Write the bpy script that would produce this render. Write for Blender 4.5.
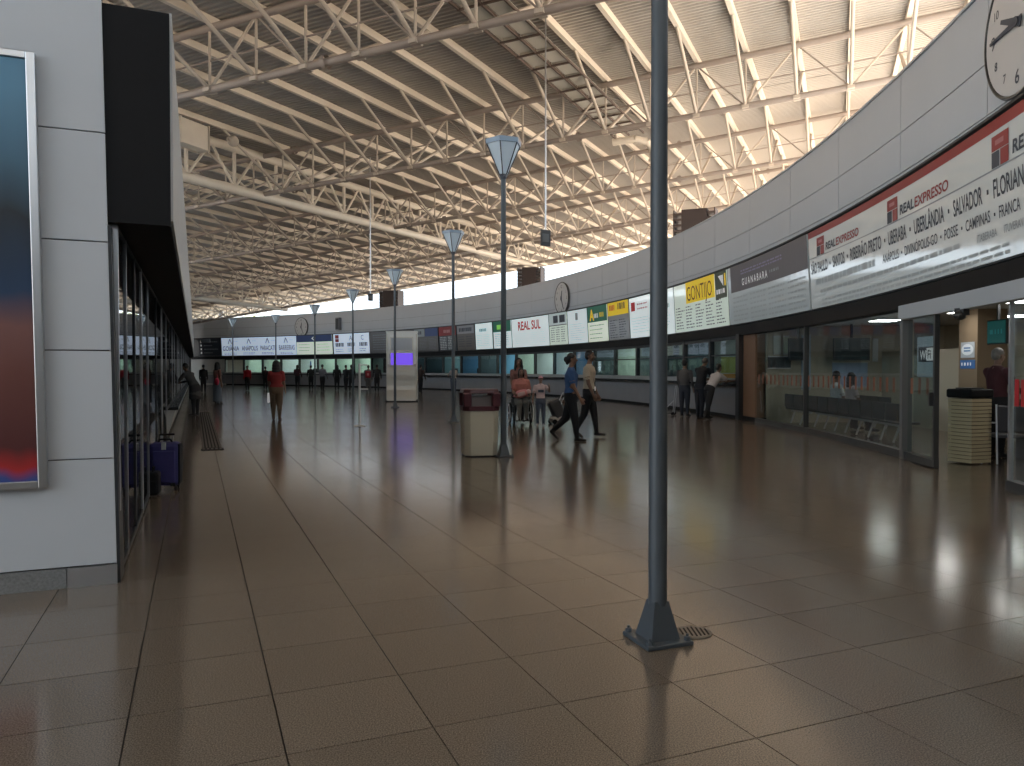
import bpy, bmesh, math, random
import numpy as np
from mathutils import Vector, Matrix, Quaternion, kdtree

random.seed(7)
for o in list(bpy.data.objects): bpy.data.objects.remove(o)
SC = bpy.context.scene
COL = SC.collection

# ------------------------------------------------------------------ camera
FPX, CXP, CYP, HZ, EYE = 760.0, 512.0, 383.0, 369.5, 1.5
PITCH = math.atan((CYP-HZ)/FPX)
cam = bpy.data.cameras.new('camera'); cam.sensor_width = 36; cam.lens = 36*FPX/1024
cam.clip_start = .05; cam.clip_end = 1000
co = bpy.data.objects.new('camera', cam); COL.objects.link(co)
co.location = (0, 0, EYE); co.rotation_euler = (math.pi/2-PITCH, 0, 0)
SC.camera = co

# ------------------------------------------------------------------ world, sun, exposure
w = bpy.data.worlds.new('sky'); SC.world = w; w.use_nodes = True
bg = w.node_tree.nodes['Background']
bg.inputs[0].default_value = (.80, .91, 1, 1); bg.inputs[1].default_value = 3.2
sl = bpy.data.lights.new('sun', 'SUN'); sl.energy = 32; sl.angle = .01; sl.color = (1, .95, .88)
so = bpy.data.objects.new('sun', sl); COL.objects.link(so)
so.rotation_euler = Vector((-.44, -.24, -.87)).to_track_quat('-Z', 'Y').to_euler()
SC.view_settings.view_transform = 'Standard'
try: SC.view_settings.look = 'None'
except Exception: pass
SC.view_settings.exposure = -0.15
SC.view_settings.gamma = 1
SC.view_settings.use_curve_mapping = False
SC.cycles.max_bounces = 9; SC.cycles.diffuse_bounces = 5; SC.cycles.glossy_bounces = 4
SC.cycles.transparent_max_bounces = 16
SC.cycles.sample_clamp_indirect = 8
SC.cycles.caustics_reflective = False; SC.cycles.caustics_refractive = False
try:
    SC.cycles.use_denoising = True
except Exception: pass

# ------------------------------------------------------------------ measuring helpers
def ray(x, y):
    d = Vector(((x-CXP)/FPX, 1, (CYP-y)/FPX))
    c, s = math.cos(PITCH), math.sin(PITCH)
    return Vector((d.x, d.y*c+d.z*s, d.z*c-d.y*s))
def gnd(x, y, z=0):
    d = ray(x, y); t = (z-EYE)/d.z
    return Vector((d.x*t, d.y*t, z))
def atY(x, y, Y):
    d = ray(x, y); t = Y/d.y
    return Vector((d.x*t, Y, EYE+d.z*t))
ZB, ZT, ZW = 2.84, 4.60, 6.52
RC = Vector((-54.35, 19.18, 0)); R = 61.29                       # the curved ticket hall wall
def rp(s, z, n=0):
    if n > .085 and ZB-.001 <= z <= ZT: n += (z-ZB)*.058        # the sign band leans out a little
    a = s/R; r = R-n
    return Vector((RC.x+r*math.cos(a), RC.y+r*math.sin(a), z))
def rs(x, n=0):                                                   # arc position seen in image column x
    xp = (x-CXP)/FPX; r = R-n
    A = xp*xp+1; B = -2*(xp*RC.x+RC.y); C = RC.x**2+RC.y**2-r*r
    Y = (-B+math.sqrt(max(B*B-4*A*C, 0)))/(2*A)
    return math.atan2(Y-RC.y, xp*Y-RC.x)*R
V2 = Vector((.394, .919, 0)); U2 = Vector((.919, -.394, 0))      # roof axes
def roofH(u, v): return EYE+7.5+.0523*(u+15)+.0452*(v-24)+.00185*(u+15)*(v-24)
def rf(u, v, dz=0):
    p = U2*u+V2*v; p.z = roofH(u, v)+dz; return p
E1 = Vector((1, .416, 0)).normalized(); AX = Vector((-E1.y, E1.x, 0))   # left building axes
K = gnd(117.5, 583)
def lp(t, e, z): p = K+AX*t+E1*e; p.z = z; return p

# ------------------------------------------------------------------ materials
MATS = {}
def mat(name, col, rough=.6, metal=0, noise=0, scale=8, emit=0, ecol=None, spec=.5, bump=0, coat=0):
    if name in MATS: return MATS[name]
    m = bpy.data.materials.new(name); m.use_nodes = True; MATS[name] = m
    nt = m.node_tree; b = nt.nodes['Principled BSDF']
    c = (*col, 1)
    b.inputs['Base Color'].default_value = c
    b.inputs['Roughness'].default_value = rough; b.inputs['Metallic'].default_value = metal
    b.inputs['Specular IOR Level'].default_value = spec
    if coat: b.inputs['Coat Weight'].default_value = coat; b.inputs['Coat Roughness'].default_value = .065; b.inputs['Coat IOR'].default_value = 1.7
    if noise or bump:
        tc = nt.nodes.new('ShaderNodeTexCoord'); n = nt.nodes.new('ShaderNodeTexNoise')
        n.inputs['Scale'].default_value = scale; n.inputs['Detail'].default_value = 5
        nt.links.new(tc.outputs['Object'], n.inputs['Vector'])
        if noise:
            r = nt.nodes.new('ShaderNodeMix'); r.data_type = 'RGBA'
            r.inputs[6].default_value = (*[max(0, x*(1-noise)) for x in col], 1)
            r.inputs[7].default_value = (*[min(1, x*(1+noise)) for x in col], 1)
            nt.links.new(n.outputs['Fac'], r.inputs[0]); nt.links.new(r.outputs[2], b.inputs['Base Color'])
        if bump:
            bp = nt.nodes.new('ShaderNodeBump'); bp.inputs['Strength'].default_value = bump; bp.inputs['Distance'].default_value = .01
            nt.links.new(n.outputs['Fac'], bp.inputs['Height']); nt.links.new(bp.outputs['Normal'], b.inputs['Normal'])
    if emit:
        b.inputs['Emission Color'].default_value = (*(ecol or col), 1)
        b.inputs['Emission Strength'].default_value = emit
    return m
def glass(name, tint=(.9, .95, .95), ior=1.5, rough=.02):
    if name in MATS: return MATS[name]
    m = bpy.data.materials.new(name); m.use_nodes = True; MATS[name] = m
    nt = m.node_tree; nt.nodes.clear()
    o = nt.nodes.new('ShaderNodeOutputMaterial'); mx = nt.nodes.new('ShaderNodeMixShader')
    t = nt.nodes.new('ShaderNodeBsdfTransparent'); g = nt.nodes.new('ShaderNodeBsdfGlossy'); lw = nt.nodes.new('ShaderNodeLayerWeight'); pw_ = nt.nodes.new('ShaderNodeMath'); fr = nt.nodes.new('ShaderNodeMapRange')
    t.inputs[0].default_value = (*tint, 1); g.inputs['Roughness'].default_value = rough; pw_.operation = 'POWER'; pw_.inputs[1].default_value = 4.5; lw.inputs['Blend'].default_value = .5
    fr.inputs['To Min'].default_value = .05*ior/1.5; fr.inputs['To Max'].default_value = .9
    nt.links.new(lw.outputs['Facing'], pw_.inputs[0]); nt.links.new(pw_.outputs[0], fr.inputs['Value'])
    nt.links.new(fr.outputs[0], mx.inputs[0]); nt.links.new(t.outputs[0], mx.inputs[1]); nt.links.new(g.outputs[0], mx.inputs[2])
    nt.links.new(mx.outputs[0], o.inputs[0])
    return m

def floor_material():
    m = bpy.data.materials.new('granite_tile'); m.use_nodes = True
    nt = m.node_tree; b = nt.nodes['Principled BSDF']; L = nt.links.new
    geo = nt.nodes.new('ShaderNodeNewGeometry')
    mp = nt.nodes.new('ShaderNodeMapping'); mp.vector_type = 'TEXTURE'
    mp.inputs['Location'].default_value = (TO.x, TO.y, 0); mp.inputs['Rotation'].default_value = (0, 0, math.atan2(E1.y, E1.x))
    mp.inputs['Scale'].default_value = (TS, TS, TS)
    L(geo.outputs['Position'], mp.inputs['Vector'])
    fl = nt.nodes.new('ShaderNodeVectorMath'); fl.operation = 'FLOOR'; L(mp.outputs[0], fl.inputs[0])
    wn = nt.nodes.new('ShaderNodeTexWhiteNoise'); wn.noise_dimensions = '2D'; L(fl.outputs[0], wn.inputs['Vector'])
    n1 = nt.nodes.new('ShaderNodeTexNoise'); n1.inputs['Scale'].default_value = 160; n1.inputs['Detail'].default_value = 3
    L(geo.outputs['Position'], n1.inputs['Vector'])
    n2 = nt.nodes.new('ShaderNodeTexNoise'); n2.inputs['Scale'].default_value = .55; n2.inputs['Detail'].default_value = 4
    L(geo.outputs['Position'], n2.inputs['Vector'])
    cr = nt.nodes.new('ShaderNodeValToRGB')
    cr.color_ramp.elements[0].position = .33; cr.color_ramp.elements[0].color = (.080, .064, .050, 1)
    cr.color_ramp.elements[1].position = .68; cr.color_ramp.elements[1].color = (.245, .195, .148, 1)
    L(n1.outputs['Fac'], cr.inputs[0])
    mr = nt.nodes.new('ShaderNodeMapRange'); mr.inputs['To Min'].default_value = .92; mr.inputs['To Max'].default_value = 1.06
    L(wn.outputs['Value'], mr.inputs['Value'])
    mx = nt.nodes.new('ShaderNodeMix'); mx.data_type = 'RGBA'; mx.blend_type = 'MULTIPLY'; mx.inputs[0].default_value = 1
    L(cr.outputs[0], mx.inputs[6]); L(mr.outputs[0], mx.inputs[7])
    L(mx.outputs[2], b.inputs['Base Color'])
    rr = nt.nodes.new('ShaderNodeMapRange'); rr.inputs['To Min'].default_value = .11; rr.inputs['To Max'].default_value = .20
    L(n2.outputs['Fac'], rr.inputs['Value']); L(rr.outputs[0], b.inputs['Roughness'])
    b.inputs['Specular IOR Level'].default_value = .8
    return m

def poster_material():
    m = bpy.data.materials.new('poster_print'); m.use_nodes = True
    nt = m.node_tree; b = nt.nodes['Principled BSDF']; L = nt.links.new
    tc = nt.nodes.new('ShaderNodeTexCoord'); sp = nt.nodes.new('ShaderNodeSeparateXYZ'); L(tc.outputs['Generated'], sp.inputs[0])
    nz = nt.nodes.new('ShaderNodeTexNoise'); nz.inputs['Scale'].default_value = 3; L(tc.outputs['Generated'], nz.inputs['Vector'])
    ad = nt.nodes.new('ShaderNodeMath'); ad.operation = 'MULTIPLY_ADD'; ad.inputs[1].default_value = .12
    L(nz.outputs['Fac'], ad.inputs[0]); L(sp.outputs['Z'], ad.inputs[2])
    cr = nt.nodes.new('ShaderNodeValToRGB'); r = cr.color_ramp
    r.elements[0].position = .06; r.elements[0].color = (.05, .09, .30, 1)
    r.elements[1].position = 1.0; r.elements[1].color = (.10, .26, .40, 1)
    for p, c in ((.085, (.45, .03, .03, 1)), (.13, (.10, .03, .03, 1)), (.30, (.16, .06, .05, 1)), (.42, (.22, .10, .09, 1)), (.50, (.02, .05, .11, 1)), (.68, (.012, .02, .03, 1)), (.80, (.05, .13, .20, 1))):
        e = r.elements.new(p); e.color = c
    L(ad.outputs[0], cr.inputs[0]); L(cr.outputs[0], b.inputs['Base Color']); b.inputs['Roughness'].default_value = .35
    return m

# ------------------------------------------------------------------ object helpers
W = {}
def tag(o, label=None, cat=None, group=None, kind=None):
    if label: o['label'] = label
    if cat: o['category'] = cat
    if group: o['group'] = group
    if kind: o['kind'] = kind
    return o
def thing(name, loc, label=None, cat=None, group=None, kind=None, rz=0, local=False):
    o = bpy.data.objects.new(name, None); COL.objects.link(o); o.location = loc; o.rotation_euler = (0, 0, rz)
    o.empty_display_size = .2
    W[o.name] = Vector((0, 0, 0)) if local else Vector(loc)
    return tag(o, label, cat, group, kind)
def link(name, me, parent=None, loc=(0, 0, 0)):
    o = bpy.data.objects.new(name, me); COL.objects.link(o); o.location = loc
    if parent is not None:
        o.parent = parent; W[o.name] = W[parent.name]
    else: W[o.name] = Vector(loc)
    return o
class MB:
    def __init__(s): s.v = []; s.f = []; s.m = []; s.cur = 0; s.sm = []
    def add(s, vs, fs, smooth=False):
        b = len(s.v); s.v += [Vector(x) for x in vs]
        for f in fs: s.f.append([b+i for i in f]); s.m.append(s.cur); s.sm.append(smooth)
        return s
    def box(s, c, sz, rz=0, M=None):
        x, y, z = [k/2 for k in sz]
        vs = [Vector((a, b, d)) for d in (-z, z) for b in (-y, y) for a in (-x, x)]
        if M is None: M = Matrix.Rotation(rz, 3, 'Z')
        c = Vector(c); vs = [c+M@q for q in vs]
        return s.add(vs, [(0, 2, 3, 1), (4, 5, 7, 6), (0, 1, 5, 4), (2, 6, 7, 3), (0, 4, 6, 2), (1, 3, 7, 5)])
    def hexa(s, P):                                              # 8 points, bottom four then top four (ccw)
        return s.add(P, [(3, 2, 1, 0), (4, 5, 6, 7), (0, 1, 5, 4), (1, 2, 6, 5), (2, 3, 7, 6), (3, 0, 4, 7)])
    def tube(s, p0, p1, r0, r1=None, seg=8, cap=True):
        p0, p1 = Vector(p0), Vector(p1); r1 = r0 if r1 is None else r1
        d = (p1-p0).normalized(); x = d.orthogonal().normalized(); y = d.cross(x)
        vs = []
        for p, r in ((p0, r0), (p1, r1)):
            for i in range(seg):
                a = 2*math.pi*(i+.5)/seg; vs.append(p+x*(r*math.cos(a))+y*(r*math.sin(a)))
        fs = [(i, (i+1) % seg, seg+(i+1) % seg, seg+i) for i in range(seg)]
        s.add(vs, fs, seg > 7)
        if cap: s.add(vs, [tuple(range(seg))[::-1], tuple(range(seg, 2*seg))])
        return s
    def path(s, pts, r, seg=8):
        for a, b in zip(pts[:-1], pts[1:]): s.tube(a, b, r, r, seg)
        return s
    def lathe(s, prof, c=(0, 0, 0), seg=16, cap=True, smooth=True, off=0):
        c = Vector(c); b = [];
        for r, z in prof:
            for i in range(seg):
                a = 2*math.pi*i/seg+off; b.append(c+Vector((r*math.cos(a), r*math.sin(a), z)))
        fs = []
        for k in range(len(prof)-1):
            for i in range(seg):
                j = (i+1) % seg; fs.append((k*seg+i, k*seg+j, (k+1)*seg+j, (k+1)*seg+i))
        s.add(b, fs, smooth)
        if cap: s.add(b, [tuple(range(seg))[::-1], tuple(range((len(prof)-1)*seg, len(prof)*seg))])
        return s
    def disc(s, c, n, r, th, seg=32):
        n = Vector(n).normalized(); c = Vector(c); return s.tube(c, c+n*th, r, r, seg)
    def torus(s, c, n, R_, r, seg=24, k=6):
        n = Vector(n).normalized(); x = n.orthogonal().normalized(); y = n.cross(x); c = Vector(c); vs = []
        for i in range(seg):
            a = 2*math.pi*i/seg; d = x*math.cos(a)+y*math.sin(a)
            for j in range(k):
                b = 2*math.pi*j/k; vs.append(c+d*(R_+r*math.cos(b))+n*(r*math.sin(b)))
        return s.add(vs, [(i*k+j, ((i+1) % seg)*k+j, ((i+1) % seg)*k+(j+1) % k, i*k+(j+1) % k) for i in range(seg) for j in range(k)], True)
    def rbox(s, s0, s1, z0, z1, n0, n1, step=1.2):               # a curved box on the ring, s0<s1, n0<n1
        k = max(1, int(math.ceil((s1-s0)/step)))
        vs = []
        for i in range(k+1):
            q = s0+(s1-s0)*i/k
            vs += [rp(q, z0, n0), rp(q, z0, n1), rp(q, z1, n1), rp(q, z1, n0)]
        fs = [(0, 1, 2, 3), (4*k+3, 4*k+2, 4*k+1, 4*k)]
        for i in range(k):
            for j in range(4): fs.append((4*i+j, 4*i+4+j, 4*i+4+(j+1) % 4, 4*i+(j+1) % 4))
        return s.add(vs, fs)
    def ell(s, c, r, M=None, seg=14, rings=9):
        c = Vector(c); M = M or Matrix.Identity(3); vs = []
        for i in range(1, rings):
            t = math.pi*i/rings
            for j in range(seg):
                a = 2*math.pi*j/seg
                vs.append(c+M@Vector((r[0]*math.sin(t)*math.cos(a), r[1]*math.sin(t)*math.sin(a), r[2]*math.cos(t))))
        top = len(vs); vs += [c+M@Vector((0, 0, r[2])), c+M@Vector((0, 0, -r[2]))]
        fs = []
        for i in range(rings-2):
            for j in range(seg): fs.append((i*seg+j, (i+1)*seg+j, (i+1)*seg+(j+1) % seg, i*seg+(j+1) % seg))
        for j in range(seg):
            fs.append((top, j, (j+1) % seg)); fs.append((top+1, (rings-2)*seg+(j+1) % seg, (rings-2)*seg+j))
        return s.add(vs, fs, True)
    def mesh(s, name, mats, org=Vector((0, 0, 0))):
        me = bpy.data.meshes.new(name)
        me.from_pydata([tuple(x-org) for x in s.v], [], s.f)
        for mm in (mats if isinstance(mats, (list, tuple)) else [mats]): me.materials.append(mm)
        if s.cur or any(s.m): me.polygons.foreach_set('material_index', s.m)
        me.polygons.foreach_set('use_smooth', s.sm)
        me.update()
        return me
    def fix(s, me):
        bm = bmesh.new(); bm.from_mesh(me); bmesh.ops.recalc_face_normals(bm, faces=bm.faces); bm.to_mesh(me); bm.free()
    def build(s, name, mats, parent=None, loc=None, bevel=0, fix=True):
        org = W[parent.name] if parent is not None else Vector(loc or (0, 0, 0))
        me = s.mesh(name, mats, org)
        if fix: s.fix(me)
        o = link(name, me, parent, (0, 0, 0) if parent is not None else org)
        if bevel:
            md = o.modifiers.new('bevel', 'BEVEL'); md.width = bevel; md.segments = 2; md.limit_method = 'ANGLE'
        return o
def Bx(c, sz, rz=0): return MB().box(c, sz, rz)
_cyl = {}
def unit_cyl(m, seg=8):
    k = (m.name, seg)
    if k not in _cyl:
        _cyl[k] = MB().tube((0, 0, 0), (0, 0, 1), 1, 1, seg, False).mesh('member', m)
    return _cyl[k]
def unit_box(m):
    k = (m.name, 'b')
    if k not in _cyl:
        b = MB().box((0, 0, .5), (1, 1, 1)); _cyl[k] = b.mesh('member', m); b.fix(_cyl[k])
    return _cyl[k]
def member(name, p0, p1, r, m, parent, seg=8, box=None):
    o = link(name, unit_box(m) if box else unit_cyl(m, seg), parent)
    p0, p1 = Vector(p0), Vector(p1); d = p1-p0
    o.location = p0-W[parent.name]; o.rotation_mode = 'QUATERNION'; o.rotation_quaternion = d.to_track_quat('Z', 'Y')
    o.scale = (*box, d.length) if box else (r, r, d.length)
    return o
_tx = {}
def text_mesh(body, bold=0.0):
    if (body, bold) in _tx: return _tx[(body, bold)]
    c = bpy.data.curves.new('t', 'FONT'); c.body = body; c.size = 1; c.resolution_u = 3; c.offset = bold
    o = bpy.data.objects.new('t', c); COL.objects.link(o)
    dg = bpy.context.evaluated_depsgraph_get(); me = bpy.data.meshes.new_from_object(o.evaluated_get(dg))
    vs = [v.co.copy() for v in me.vertices]; fs = [tuple(p.vertices) for p in me.polygons]
    bpy.data.objects.remove(o); bpy.data.meshes.remove(me)
    x0 = min(v.x for v in vs); x1 = max(v.x for v in vs)
    _tx[(body, bold)] = (vs, fs, x0, x1); return _tx[(body, bold)]
def ring_text(mb, body, sl, z, h, n, width=None, shear=0, bold=.0):   # sl is the left end; text runs towards -s
    vs, fs, x0, x1 = text_mesh(body, bold)
    k = h/.72; kx = k if width is None else width/(x1-x0)
    out = []
    for v in vs: out.append(rp(sl-(v.x-x0)*kx-v.y*k*shear, z+v.y*k, n))
    mb.add(out, fs); return sl-(x1-x0)*kx
def flat_text(mb, body, org, ux, uz, h, width=None, bold=0.0, center=False):
    vs, fs, x0, x1 = text_mesh(body, bold)
    k = h/.72; kx = k if width is None else width/(x1-x0); o = Vector(org)
    off = (x1-x0)*kx/2 if center else 0
    mb.add([o+ux*((v.x-x0)*kx-off)+uz*(v.y*k) for v in vs], fs)
def bars(mb, sl, sr, z0, z1, rows, n, rng, cols=1, fill=.75, th=.45):
    # rows of unreadable small print, broken into words
    for r in range(rows):
        zc = z1-(z1-z0)*(r+.5)/rows; hh = (z1-z0)/rows*th/2
        for c in range(cols):
            a = sl-(sl-sr)*(c+.06)/cols; e = sl-(sl-sr)*(c+.94)/cols
            e = a-(a-e)*(fill+(1-fill)*rng.random()); q = a
            while q > e+.02:
                wl = rng.uniform(.10, .34)*min(.9, max(.3, (sl-sr)/2.2)); t = max(e, q-wl)
                mb.add([rp(q, zc-hh, n), rp(t, zc-hh, n), rp(t, zc+hh, n), rp(q, zc+hh, n)], [(0, 1, 2, 3)]); q = t-.06
def rquad(mb, sl, sr, z0, z1, n):
    k = max(1, int(math.ceil((sl-sr)/.4)))
    for i in range(k):
        a = sl+(sr-sl)*i/k; b = sl+(sr-sl)*(i+1)/k
        mb.add([rp(a, z0, n), rp(b, z0, n), rp(b, z1, n), rp(a, z1, n)], [(0, 1, 2, 3)])

# ================================================================== SETTING
TS = .594; TO = gnd(672, 682.5)
M_tile = floor_material()
M_joint = mat('tile_joint', (.028, .022, .018), .9)
M_panel = mat('wall_panel_white', (.53, .565, .605), .55, noise=.04, scale=.8)
M_panel_l = mat('pillar_panel_white', (.57, .595, .63), .5, noise=.05, scale=1.5)
M_black = mat('black_cladding', (.008, .008, .009), .6, noise=.25, scale=4, spec=.2)
M_dark = mat('dark_frame', (.025, .027, .03), .45)
M_alu = mat('aluminium', (.62, .63, .65), .32, 1)
M_steel = mat('cream_steel', (.52, .455, .385), .55, noise=.08, scale=3)
M_chord = mat('taupe_steel', (.34, .29, .255), .5, noise=.1, scale=3)
M_purl = mat('cream_purlin', (.76, .69, .59), .55, noise=.08, scale=3)
M_sheet = mat('roof_sheet', (.42, .39, .355), .6, noise=.08, scale=.4)
M_grey = mat('counter_grey', (.26, .26, .27), .55, noise=.08, scale=2)
M_glass = glass('clear_glass')
M_glass_d = glass('smoky_glass', (.55, .62, .64), 1.6)
M_soil = mat('sunlit_paving', (.56, .46, .37), .9, noise=.15, scale=.3)
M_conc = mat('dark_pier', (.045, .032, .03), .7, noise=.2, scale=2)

# ---- ground outside
tag(MB().add([(-260, -200, -.12), (260, -200, -.12), (260, 320, -.12), (-260, 320, -.12)], [(0, 1, 2, 3)]).build('ground', M_soil), kind='structure')

# ---- floor with tiles
floor_o = MB()
fl_pts = []
floor_o.add([(-75, -16, -.008), (14, -16, -.008), (14, 92, -.008), (-75, 92, -.008), (-75, -16, -.1), (14, -16, -.1), (14, 92, -.1), (-75, 92, -.1)],
            [(0, 1, 2, 3), (7, 6, 5, 4), (0, 4, 5, 1), (1, 5, 6, 2), (2, 6, 7, 3), (3, 7, 4, 0)])
floor_o = tag(floor_o.build('floor', M_joint), kind='structure')
def project(p):
    d = Vector(p)-Vector((0, 0, EYE)); c, s = math.cos(PITCH), math.sin(PITCH)
    y = d.y*c-d.z*s; z = d.z*c+d.y*s
    if y < .1: return None
    return (CXP+FPX*d.x/y, CYP-FPX*z/y, y)
tiles = []
for i in range(-130, 40):
    for j in range(-30, 140):
        c = TO+E1*((i+.5)*TS)+AX*((j+.5)*TS)
        if c.y < -13 or c.y > 88: continue
        rr = (c-RC); rad = math.hypot(rr.x, rr.y)
        if rad > R+6.6: continue
        q = c-K; e = q.dot(E1); t = q.dot(AX)
        if e < -.3 and t > .2: 
            if e < -1.6: continue
        if e < -8: continue
        p = project(c); vis = p is not None and -60 < p[0] < 1084 and p[1] < 800
        tiles.append((p[2] if vis else 999, c))
tiles.sort(key=lambda a: a[0])
gap = .006; g = TS/2-gap/2
tm = MB()
b0 = [(-g, -g), (g, -g), (g, g), (-g, g)]
tm.add([(x, y, -.008) for x, y in b0]+[(x, y, 0) for x, y in b0], [(0, 1, 5, 4), (1, 2, 6, 5), (2, 3, 7, 6), (3, 0, 4, 7), (4, 5, 6, 7)])
tme = tm.mesh('tile', M_tile)
ang = math.atan2(E1.y, E1.x)
for d, c in tiles[:300]:
    o = link('tile', tme, floor_o, c); o.rotation_euler = (0, 0, ang)
rest = MB()
for d, c in tiles[300:]:
    A = E1*g; B = AX*g
    q = [c-A-B, c+A-B, c+A+B, c-A+B]; lo = [Vector((k.x, k.y, -.008)) for k in q]
    rest.add(lo+q, [(0, 1, 5, 4), (1, 2, 6, 5), (2, 3, 7, 6), (3, 0, 4, 7), (4, 5, 6, 7)])
tag(rest.build('tile_field', M_tile, floor_o, fix=False), kind='stuff')

# ---- roof: sheet (ceiling) + purlins
VMIN, VMAX, UMAX = -14.0, 78.0, 5.5
PL = K-E1*9; c0 = PL.dot(U2)+PL.dot(V2)
EU = [-68, -60, -52, -44, -36, -28, -20, -12, -4, 4, 10]; EV = [61.2, 62.1, 63.0, 64.1, 65.3, 66.7, 68.4, 70.5, 73.1, 76.4, 79.5]      # slanted far eave
def vend(u): return float(np.interp(u, EU, EV))
def umin(v): return max(-68, c0-v, float(np.interp(v, EV, EU)) if v > 61.3 else -99)
rb = MB(); vs = []; n = 0; v = VMIN
prof = ((0, 0), (.07, 0), (.10, .045), (.17, .045))
while v < VMAX:
    for dv, dz in prof:
        vs += [rf(umin(v+dv), v+dv, 1.86+dz), rf(UMAX, v+dv, 1.86+dz)]; n += 1
    v += .2
rb.add(vs, [(2*i, 2*i+1, 2*i+3, 2*i+2) for i in range(n-1)])
ceil_o = tag(rb.build('ceiling', M_sheet, fix=False), kind='structure')
PS = 1.5; PH = -13.2
upos = [PH+PS*k for k in range(-36, 16)]
upos = [u for u in upos if -66 < u < UMAX]
for u in upos:
    va = max(VMIN, c0-u)
    member('purlin', rf(u, va, 1.76), rf(u, vend(u)-.1, 1.76), 0, M_purl, ceil_o, box=(.13, .2))
# sheet overlap seams
for a_, b_ in zip(EU[1:-1], EU[2:]): member('eave_beam', rf(a_, vend(a_), 1.78), rf(b_, vend(b_), 1.78), 0, M_purl, ceil_o, box=(.12, .26))
for v in (7.5, 19.2, 29.6, 39.4):
    member('sheet_seam', rf(max(umin(v), -60), v, 1.855), rf(UMAX, v, 1.855), 0, M_sheet, ceil_o, box=(.05, .02))

# ---- trusses
TV = [14.83+9.916*k for k in range(-2, 5)]
TD = 1.55
ords = ['behind the viewpoint, rearmost', 'just behind the viewpoint', 'nearest in view at the top edge', 'second from the viewpoint', 'third from the viewpoint', 'fourth from the viewpoint', 'farthest, along the bright sky gap']
for k, v in enumerate(TV):
    ua, ub = max(umin(v), -66), UMAX
    t = thing('roof_truss', rf((ua+ub)/2, v), 'cream tubular steel roof truss, '+ords[k], 'truss', 'roof trusses')
    member('top_chord', rf(ua, v, TD), rf(ub, v, TD), .10, M_chord, t, 12)
    member('bottom_chord', rf(ua, v), rf(ub, v), .095, M_chord, t, 12)
    if k >= 2: member('middle_rod', rf(ua, v, .72), rf(ub, v, .72), .024, M_chord, t, 6)
    us = [u for u in upos if ua < u < ub]
    for i, u in enumerate(us):
        if k >= 2:
            member('post', rf(u, v), rf(u, v, TD+.12), .035, M_steel, t, 6)
            if i+1 < len(us):
                if i % 2: member('web_diagonal', rf(u, v), rf(us[i+1], v, TD), .040, M_steel, t, 6)
                else: member('web_diagonal', rf(u, v, TD), rf(us[i+1], v), .026, M_chord, t, 6)
            for sd in (-1, 1):
                vv = v+3.3*sd
                if vv > c0-u: member('strut', rf(u, v), rf(u, vv, 1.68), .055, M_steel, t, 8)
            if k >= 2:
                if i % 8 == 3:
                    for dz in (0, TD): member('splice_flange', rf(u+.5, v, dz), rf(u+.62, v, dz), .17, M_chord, t, 12)
                member('node_plate', rf(u-.10, v, -.03), rf(u+.10, v, -.03), 0, M_steel, t, box=(.30, .1))

# ---- main girders with big pipe chords
def girder(u, label):
    va = max(VMIN, c0-u); VM = 56.0
    g_ = thing('pipe_girder', rf(u, (va+VM)/2), label, 'girder')
    member('top_pipe', rf(u, va, 1.55), rf(u, VM-.6, 1.55), .17, M_purl, g_, 14)
    member('bottom_pipe', rf(u, va, -.05), rf(u, VM-.6, -.05), .19, M_purl, g_, 14)
    q = va+.6; i = 0
    while q < VM-2.5:
        member('post', rf(u, q), rf(u, q, 1.5), .07, M_purl, g_, 8)
        member('web_diagonal', rf(u, q), rf(u, q+1.2, 1.5), .055, M_purl, g_, 8)
        member('web_diagonal', rf(u, q+1.2, 1.5), rf(u, q+2.4), .055, M_purl, g_, 8)
        q += 2.4
    return g_
girder(-21.8, 'thick cream pipe girder crossing the trusses above the information kiosk')
girder(-46, 'thick cream pipe girder at the far left end of the roof')
bxo = rf(-21.8, 12.3+0, 1.5)
p = atY(190, 135, 26.6)
jb = thing('junction_box', p, 'cream metal box fixed on the pipe girder beside the black fascia', 'box')
Mx = Matrix((U2, V2, Vector((0, 0, 1)))).transposed()
MB().box(p, (.5, 1.15, .85), M=Mx).build('body', M_purl, jb, bevel=.02)
MB().box(p-V2*.62, (.54, .06, .9), M=Mx).build('lid', M_purl, jb, bevel=.01)
MB().box(p+V2*.62, (.54, .06, .9), M=Mx).build('flange', M_steel, jb, bevel=.01)
p = atY(233, 141, 27.2)
tag(MB().ell(p, (.2, .2, .2)).tube(p-V2*.25, p, .08).build('flood_lamp', M_steel, loc=p), 'small round lamp head on the pipe girder beside the cream box', 'lamp')

# ---- service tray with panels hung under the roof
M_trayp = mat('tray_panel', (.60, .58, .52), .6)
M_rust = mat('tray_frame', (.10, .07, .055), .6)
tr = thing('service_tray', rf(-7, 20, 1.2), 'suspended tray of grey panels in a dark frame under the roof', 'tray')
for du in (-.58, 0, .58): member('rail', rf(-7.75+du, -2, 1.15), rf(-7.75+du, 30, 1.15), 0, M_rust, tr, box=(.05, .07))
for i in range(27):
    v = -1.5+1.18*i
    member('crossbar', rf(-8.36, v, 1.12), rf(-7.14, v, 1.12), 0, M_rust, tr, box=(.05, .05))
    member('hanger', rf(-7.75, v, 1.12), rf(-7.75, v, 1.66), .015, M_rust, tr, 6)
    for du in (-.29, .29):
        if 0 < v < 28.6: member('panel', rf(-7.75+du, v+.10, 1.24), rf(-7.75+du, v+1.08, 1.24), 0, M_trayp, tr, box=(.46, .12))
eb = thing('vent_elbow', rf(-7.2, 31.0, .6), 'pale bent vent pipe at the end of the panel tray behind the pole', 'pipe')
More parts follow.
